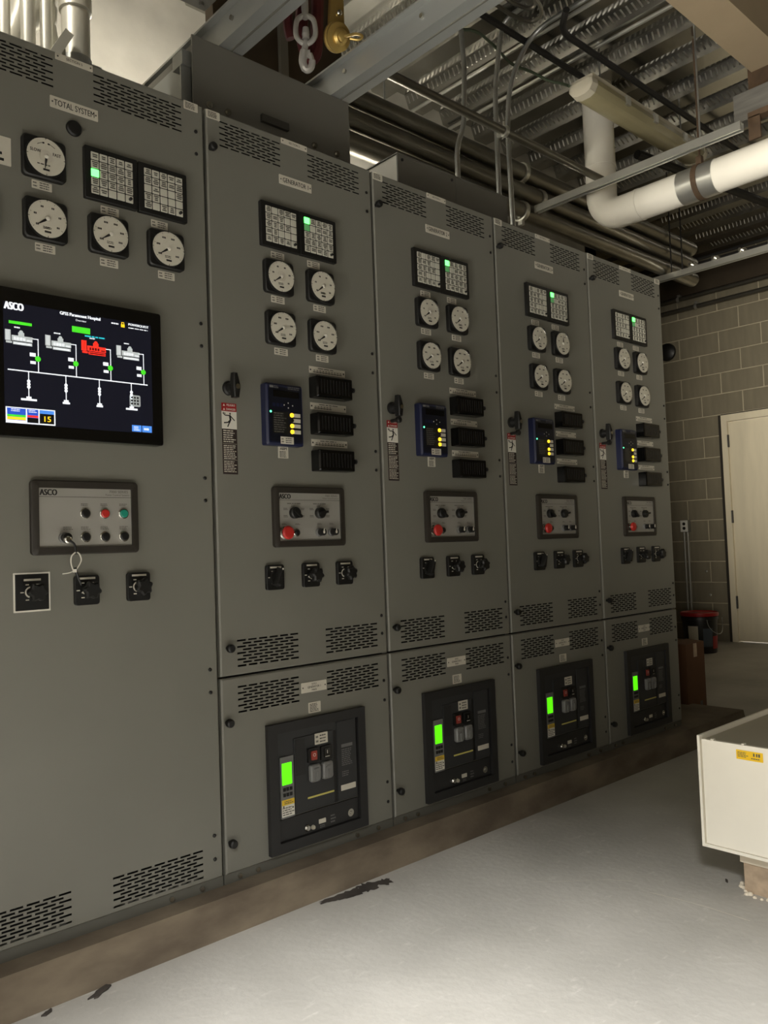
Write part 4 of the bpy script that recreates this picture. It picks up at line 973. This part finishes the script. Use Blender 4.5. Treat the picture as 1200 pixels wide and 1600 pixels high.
for k, (z, x, l) in enumerate(((3.40, 5.50, 'upper black conduit crossing over the thick conduits at the far end'), (3.345, 5.46, 'lower black conduit crossing over the thick conduits at the far end'))):
    solo('black_conduit', MB().tube([(x, -1.2, z), (x, 2.7, z)], .014, 10), 'rod_black', l, 'conduit', None, 'black conduits at the far end')
for k, y in enumerate((.72, .55, .36, .16)):
    solo('conduit_clip', MB().box(4.37, 4.43, y-.02, y+.02, 2.962, 2.988).cyl((4.37, y, 2.975), (-1, 0, 0), .012, .02, 10), 'chrome', ['shiny clip on the far strut nearest the last cabinet', 'shiny clip on the far strut, second from the last cabinet', 'shiny clip on the far strut, third from the last cabinet', 'shiny clip on the far strut farthest from the last cabinet'][k], 'clip', None, 'clips on the far strut')
# conduits along the far wall
for k, (z, l) in enumerate(((3.40, 'upper dark conduit fixed along the top of the block wall'), (3.29, 'lower dark conduit fixed along the top of the block wall'))):
    solo('wall_conduit', MB().tube([(XE-.06, -1.5, z), (XE-.06, 2.7, z)], .022, 12), 'conduit_dark', l, 'conduit', None, 'conduits along the block wall')
for k, (y, z, l) in enumerate(((1.90, 3.40, 'bright strap on the upper wall conduit'), (1.72, 3.29, 'bright strap on the lower wall conduit'))):
    solo('conduit_strap', MB().lathe((XE-.06, y, z), (0, 1, 0), [(.022, 0), (.028, .001), (.028, .025), (.022, .026)], 14).box(XE-.06, XE-.0, y, y+.026, z+.02, z+.05), 'galv_bright', l, 'strap')
solo('wall_header', MB().box(XE-.02, XE-.004, -1.5, 2.74, 3.44, 3.72), 'header_brown', 'dark brown timber header above the wall conduits', 'header')
# ceiling beam, timber and rusty bracket at the right
bm = struct('trim_2', MB().box(-3.4, 3.20, -.44, -.25, 3.5, ZD), 'beam_beige'); bm['label'] = 'beige boxed beam under the steel deck along the aisle'
solo('beam_end_plate', MB().box(3.2, 3.28, -.50, -.23, 3.38, ZD), 'rust', 'rusty steel plate at the end of the beige beam', 'plate', smooth=False)
solo('timber_block', MB().box(3.06, 3.14, -1.6, -.205, 3.185, 3.335), 'timber', 'weathered grey timber above the white pipe at the right edge', 'timber', smooth=False)
solo('steel_bracket', MB().box(3.0, 3.06, -1.4, -.30, 3.155, 3.185).box(3.0, 3.012, -.36, -.30, 3.04, 3.16), 'rust', 'rusty steel bracket under the weathered timber', 'bracket', smooth=False)
# conduits at upper left
LP = [(-.135, .5, .044, 'thick silver conduit rising at the upper left with a coupling and clamp'), (-.262, .5, .019, 'thin silver conduit next to the thick clamped one'), (-.318, .5, .022, 'thin silver conduit, second from the thick clamped one'), (-.37, .56, .019, 'thin silver conduit, third from the thick clamped one')]
for k, (x, y, r, l) in enumerate(LP):
    x = x if k else -.168
    t = thing('riser_conduit', l, 'conduit', (x, y, 2.32), 'silver riser conduits')
    part('conduit', MB().cyl((0, 0, 0), (0, 0, 1), r, 1.3, 20), 'riser', t)
    if k == 0:
        part('coupling', MB().lathe((0, 0, .46), (0, 0, 1), [(.044, 0), (.051, .004), (.051, .06), (.055, .064), (.055, .08), (.044, .084)], 24), 'riser', t)
        part('coupling', MB().lathe((0, 0, .62), (0, 0, 1), [(.044, 0), (.051, .004), (.051, .05), (.044, .054)], 24), 'riser', t)
        part('clamp', MB().lathe((0, 0, .27), (0, 0, 1), [(.044, 0), (.0475, .001), (.0475, .035), (.044, .036)], 24).box(.04, .075, -.02, .0, .272, .30).cyl((.065, -.03, .286), (0, 1, 0), .007, .05, 8), 'galv', t)
solo('clamp_strut', MB().outline([(-.278, 2.580), (-.252, 2.567), (-.200, 2.662), (-.226, 2.675)], .455, .435).box(-.245, -.22, .455, .50, 2.60, 2.62), 'riser', 'small slanted bracket beside the thick silver riser conduit', 'bracket', smooth=False)
for k, (pts, l) in enumerate((([(-.75, .75, 2.5), (-.42, .75, 2.62), (-.25, .75, 2.9), (-.2, .75, 3.6)], 'curved silver pipe behind the riser conduits'), ([(-.5, .9, 2.4), (-.32, .9, 2.75), (-.1, .9, 3.1), (0.02, .9, 3.65)], 'slanted silver flexible conduit at the upper left corner'))):
    solo('silver_pipe', MB().tube(spline(pts), .04, 16), 'riser', l, 'pipe')
solo('flexible_conduit', MB().tube([(-.215+.004*math.sin(k*1.3), .60, 2.33+k*.016) for k in range(80)], [.022+.003*(k % 2) for k in range(80)], 12), 'riser', 'ribbed flexible conduit between the silver risers', 'conduit')
# lamps in the narrow aisle behind the cabinets
for k, (x, y, z) in enumerate(((-.85, .25, 3.3), (.5, 1.0, 2.8), (1.75, 1.25, 2.65))):
    u = 1 if k == 0 else -1      # first shines down, others up; third added to brighten deck and pipes
    t = thing('rear_aisle_lamp', ['fluorescent batten above the touch screen cabinet', 'fluorescent batten behind the GENERATOR 1 cabinet', 'added fluorescent batten under the thick rear conduits, brightening deck and pipes'][k], 'lamp', (x, y, z))
    part('batten', MB().box(-.32, .32, -.02, .02, min(.03*u, .07*u), max(.03*u, .07*u)), 'fixture_body', t)
    part('tube', MB().cyl((-.3, 0, 0), (1, 0, 0), .016, .6, 14), 'tube' if k == 0 else 'tube_soft', t, label='lit fluorescent tube')
    for s_ in (-.3, .3): part('lamp_holder', MB().box(s_-.012, s_+.012, -.015, .015, min(-.01*u, .035*u), max(-.01*u, .035*u)), 'fixture_body', t)
    part('stem', MB().cyl((.2, .05, .05*u), (0, 0, 1), .006, ZD-z-.05*u, 8).box(.19, .21, .03, .056, .05*u-.01, .05*u+.01), 'galv', t)

# ------------------------------------------------------------------ things at the right and on the floor
en = thing('floor_enclosure', 'cream steel enclosure with a yellow sticker on a short post', 'enclosure', (1.1, -1.1, 0))
def ep(nm, mb, m_, sm=False):
    mb.v = [(a-1.1, b+1.1, c) for a, b, c in mb.v]; return part(nm, mb, m_, en, smooth=sm)
ep('body', MB().box(1.112, 1.75, -1.55, -.842, .122, .418), 'cream')
ep('front_cover', MB().box(1.100, 1.112, -1.55, -.846, .128, .428), 'cream')
ep('rim', MB().box(1.096, 1.75, -.8415, -.834, .118, .438).box(1.096, 1.1115, -1.55, -.8415, .118, .1265).box(1.743, 1.75, -1.55, -.8415, .12, .438), 'cream')
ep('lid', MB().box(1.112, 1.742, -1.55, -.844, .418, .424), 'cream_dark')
for y in (-.875, -.965, -1.1): ep('lid_tab', MB().box(1.104, 1.118, y-.004, y+.004, .424, .431), 'cream')
ep('sticker', MB().quad(0, .075, 0, .026, 0), 'sticker_yellow')
stk = en.children[-1]; stk.location = (-.0012, .152, .388); stk.rotation_euler = (0, 0, -PI/2)
stk.data.transform(Matrix.Translation((-1.1*-1, -1.1, 0)))
mb = MB(); bars(mb, .004, .034, .006, .022, 4, -.0006, 3, 1); bars(mb, .042, .072, .004, .010, 1, -.0006, 4, 1); mb.quad(.048, .052, .013, .022, -.0006).quad(.056, .060, .013, .022, -.0006).quad(.062, .067, .013, .022, -.0006)
sub(stk, 'sticker_lettering', mb.mesh('sticker_lettering', 'ink_grey'))
ep('post_sleeve', MB().box(1.135, 1.235, -1.03, -.925, .085, .123), 'foam')
ep('post', MB().box(1.142, 1.228, -1.024, -.932, .0, .085), 'post_brown')
rnd = random.Random(3); mb = MB()
for k in range(60):
    a = rnd.uniform(0, 2*PI); x_, y_ = 1.185+.062*math.cos(a)*rnd.uniform(.8, 1.15), -.978+.066*math.sin(a)*rnd.uniform(.8, 1.15); r_ = rnd.uniform(.005, .011)
    mb.lathe((x_, y_, -.001), (rnd.uniform(-.3, .3), rnd.uniform(-.3, .3), 1), [(r_, 0), (r_*.9, r_*.5), (r_*.5, r_*.9), (.001, r_)], 8)
ep('grout_base', mb, 'foam', True)
cb = thing('cardboard_box', 'tall narrow brown cardboard box beside the last cabinet', 'box', (3.16, .33, 0))
part('carton', MB().box(-.105, .105, -.11, .12, .0, .425), 'cardboard', cb, smooth=False)
part('flap', MB().add([(-.105, -.11, .425), (.105, -.11, .425), (.105, -.005, .432), (-.105, -.005, .432), (-.105, -.11, .428), (.105, -.11, .428), (.105, -.005, .435), (-.105, -.005, .435)], [(0,1,2,3), (4,5,6,7), (0,1,5,4), (2,3,7,6), (0,3,7,4), (1,2,6,5)]).box(-.105, .105, .0, .12, .425, .429), 'cardboard', cb, smooth=False)
part('tape', MB().quad(-.02, .02, .35, .425, -.1105), 'post_brown', cb)
part('print_mark', MB().quad(.03, .06, .06, .10, -.1106), 'ink_grey', cb)
pl = thing('pail', 'black plastic pail with a red lid on the floor by the far wall', 'bucket', (5.74, 1.49, 0))
part('body', MB().lathe((0, 0, 0), (0, 0, 1), [(.132, 0), (.136, .01), (.148, .29), (.155, .292), (.155, .315), (.15, .32), (.15, .335)], 32), 'pail_black', pl)
part('lid', MB().lathe((0, 0, .335), (0, 0, 1), [(.158, -.012), (.161, 0), (.161, .016), (.152, .02), (.148, .012), (.02, .012)], 32), 'pail_red', pl)
part('handle', MB().tube(spline([(-.157*math.cos(a)*.9-.0, -.157+.02*math.cos(a*2), .30-.13*math.sin(a)) for a in [PI*k/8 for k in range(9)]]), .0025, 6), 'galv', pl)
def wrap(a0, a1, z0, z1, r=.1505, n_=6):
    mb = MB(); k = [a0+(a1-a0)*i/n_ for i in range(n_+1)]
    rr_ = lambda z: .1355+(.148-.136)*z/.28+.002
    v = []; f = []
    for a in k: v += [(rr_(z0)*math.cos(a), rr_(z0)*math.sin(a), z0), (rr_(z1)*math.cos(a), rr_(z1)*math.sin(a), z1)]
    for i in range(n_): f.append((2*i, 2*i+2, 2*i+3, 2*i+1))
    return mb.add(v, f)
part('label_sticker', wrap(math.radians(165), math.radians(200), .10, .24), 'plate', pl)
part('picture_sticker', wrap(math.radians(216), math.radians(250), .06, .22), 'hoist_blue', pl)
part('red_sticker', wrap(math.radians(252), math.radians(285), .04, .15), 'danger_red', pl)
# outlet box with two conduits on the far wall
ot = thing('wall_outlet', 'white double socket outlet on the block wall above two thin conduits', 'outlet', (XE-.01, 1.975, 1.13))
part('box', MB().box(-.05, .008, -.038, .04, -.058, .058), 'galv', ot, smooth=False)
o = part('cover_plate', MB().box(-.056, -.05, -.036, .038, -.056, .056), 'outlet', ot, smooth=False)
for z in (.022, -.022): part('socket', MB().lathe((-.056, .001, z), (-1, 0, 0), [(.016, 0), (.015, .003)], 14), 'black', ot)
for y, l in ((1.992, 'left thin conduit below the double socket outlet'), (1.955, 'right thin conduit below the double socket outlet')):
    solo('drop_conduit', MB().tube([(XE-.035, y, .02), (XE-.035, y, 1.07)], .011, 10), 'conduit_matte', l, 'conduit', None, 'conduits below the outlet')
for k, (y, z) in enumerate(((1.80, .677), (1.77, .446))):
    solo('wall_anchor', MB().lathe((XE+.002, y, z), (-1, 0, 0), [(.012, 0), (.012, .008), (.006, .012)], 12), 'galv_bright', ['small round anchor on the block wall, the higher one', 'small round anchor on the block wall, the lower one'][k], 'anchor')
solo('wall_bell', MB().lathe((XE-.0, 2.075, 2.905), (-1, 0, 0), [(.05, 0), (.05, .02), (.09, .025), (.088, .05), (.06, .07), (.01, .075)], 28), 'black', 'round black bell on the block wall beside the last cabinet', 'bell')
# stain and scraps on the floor
rnd = random.Random(5)
def blob(cx, cy, rx, ry, rot, z, n_=26, jag=.25):
    pts = []
    for i in range(n_):
        a = 2*PI*i/n_; k = 1+rnd.uniform(-jag, jag); x_, y_ = rx*k*math.cos(a), ry*k*math.sin(a)
        pts.append((cx+x_*math.cos(rot)-y_*math.sin(rot), cy+x_*math.sin(rot)+y_*math.cos(rot), z))
    return pts
mb = MB()
for cx, cy, rx, ry, a in ((.305, -.098, .055, .014, -.05), (.365, -.112, .05, .024, .0), (.425, -.108, .04, .028, .1), (.482, -.120, .026, .022, 0)):
    pts = blob(cx, cy, rx, ry, a, .0008); mb.add(pts, [tuple(range(len(pts)))]); mb.v[-1] = mb.v[-1]
for i, v_ in enumerate(mb.v): mb.v[i] = (v_[0], v_[1], .0008+.0001*(i//26))
fl_o = bpy.data.objects['floor']
st_ = part('oil_stain', mb, 'oil_stain', fl_o, smooth=False)
ck = MB()
for pts in ([(.955, -.74), (.968, -.82), (.975, -.90), (.972, -1.02)], [(.79, -.45), (.87, -.53), (.95, -.60), (.99, -.66)]):
    for a, b in zip(pts, pts[1:]): ck.add([(a[0]-.0012, a[1], .0006), (a[0]+.0012, a[1], .0006), (b[0]+.0012, b[1], .0006), (b[0]-.0012, b[1], .0006)], [(0, 1, 2, 3)])
part('scratch', ck, 'plate', fl_o, smooth=False)
for k, (x, y, s_, l) in enumerate(((-.40, -.095, .03, 'dark leaf scrap on the floor at the foot of the concrete pad'), (-.52, -.092, .014, 'tiny dark scrap on the floor beside the concrete pad'), (1.175, -.862, .010, 'tiny black scrap on the floor near the cream enclosure'))):
    pts = blob(0, 0, s_, s_*.35, .5, 0, 12, .35); top = [(a, b, .004) for a, b, c in pts]
    solo('floor_scrap', MB().loops([[(a+x, b+y, .0) for a, b, c in pts], [(a+x, b+y, c) for a, b, c in top]]), 'oil_stain', l, 'scrap')
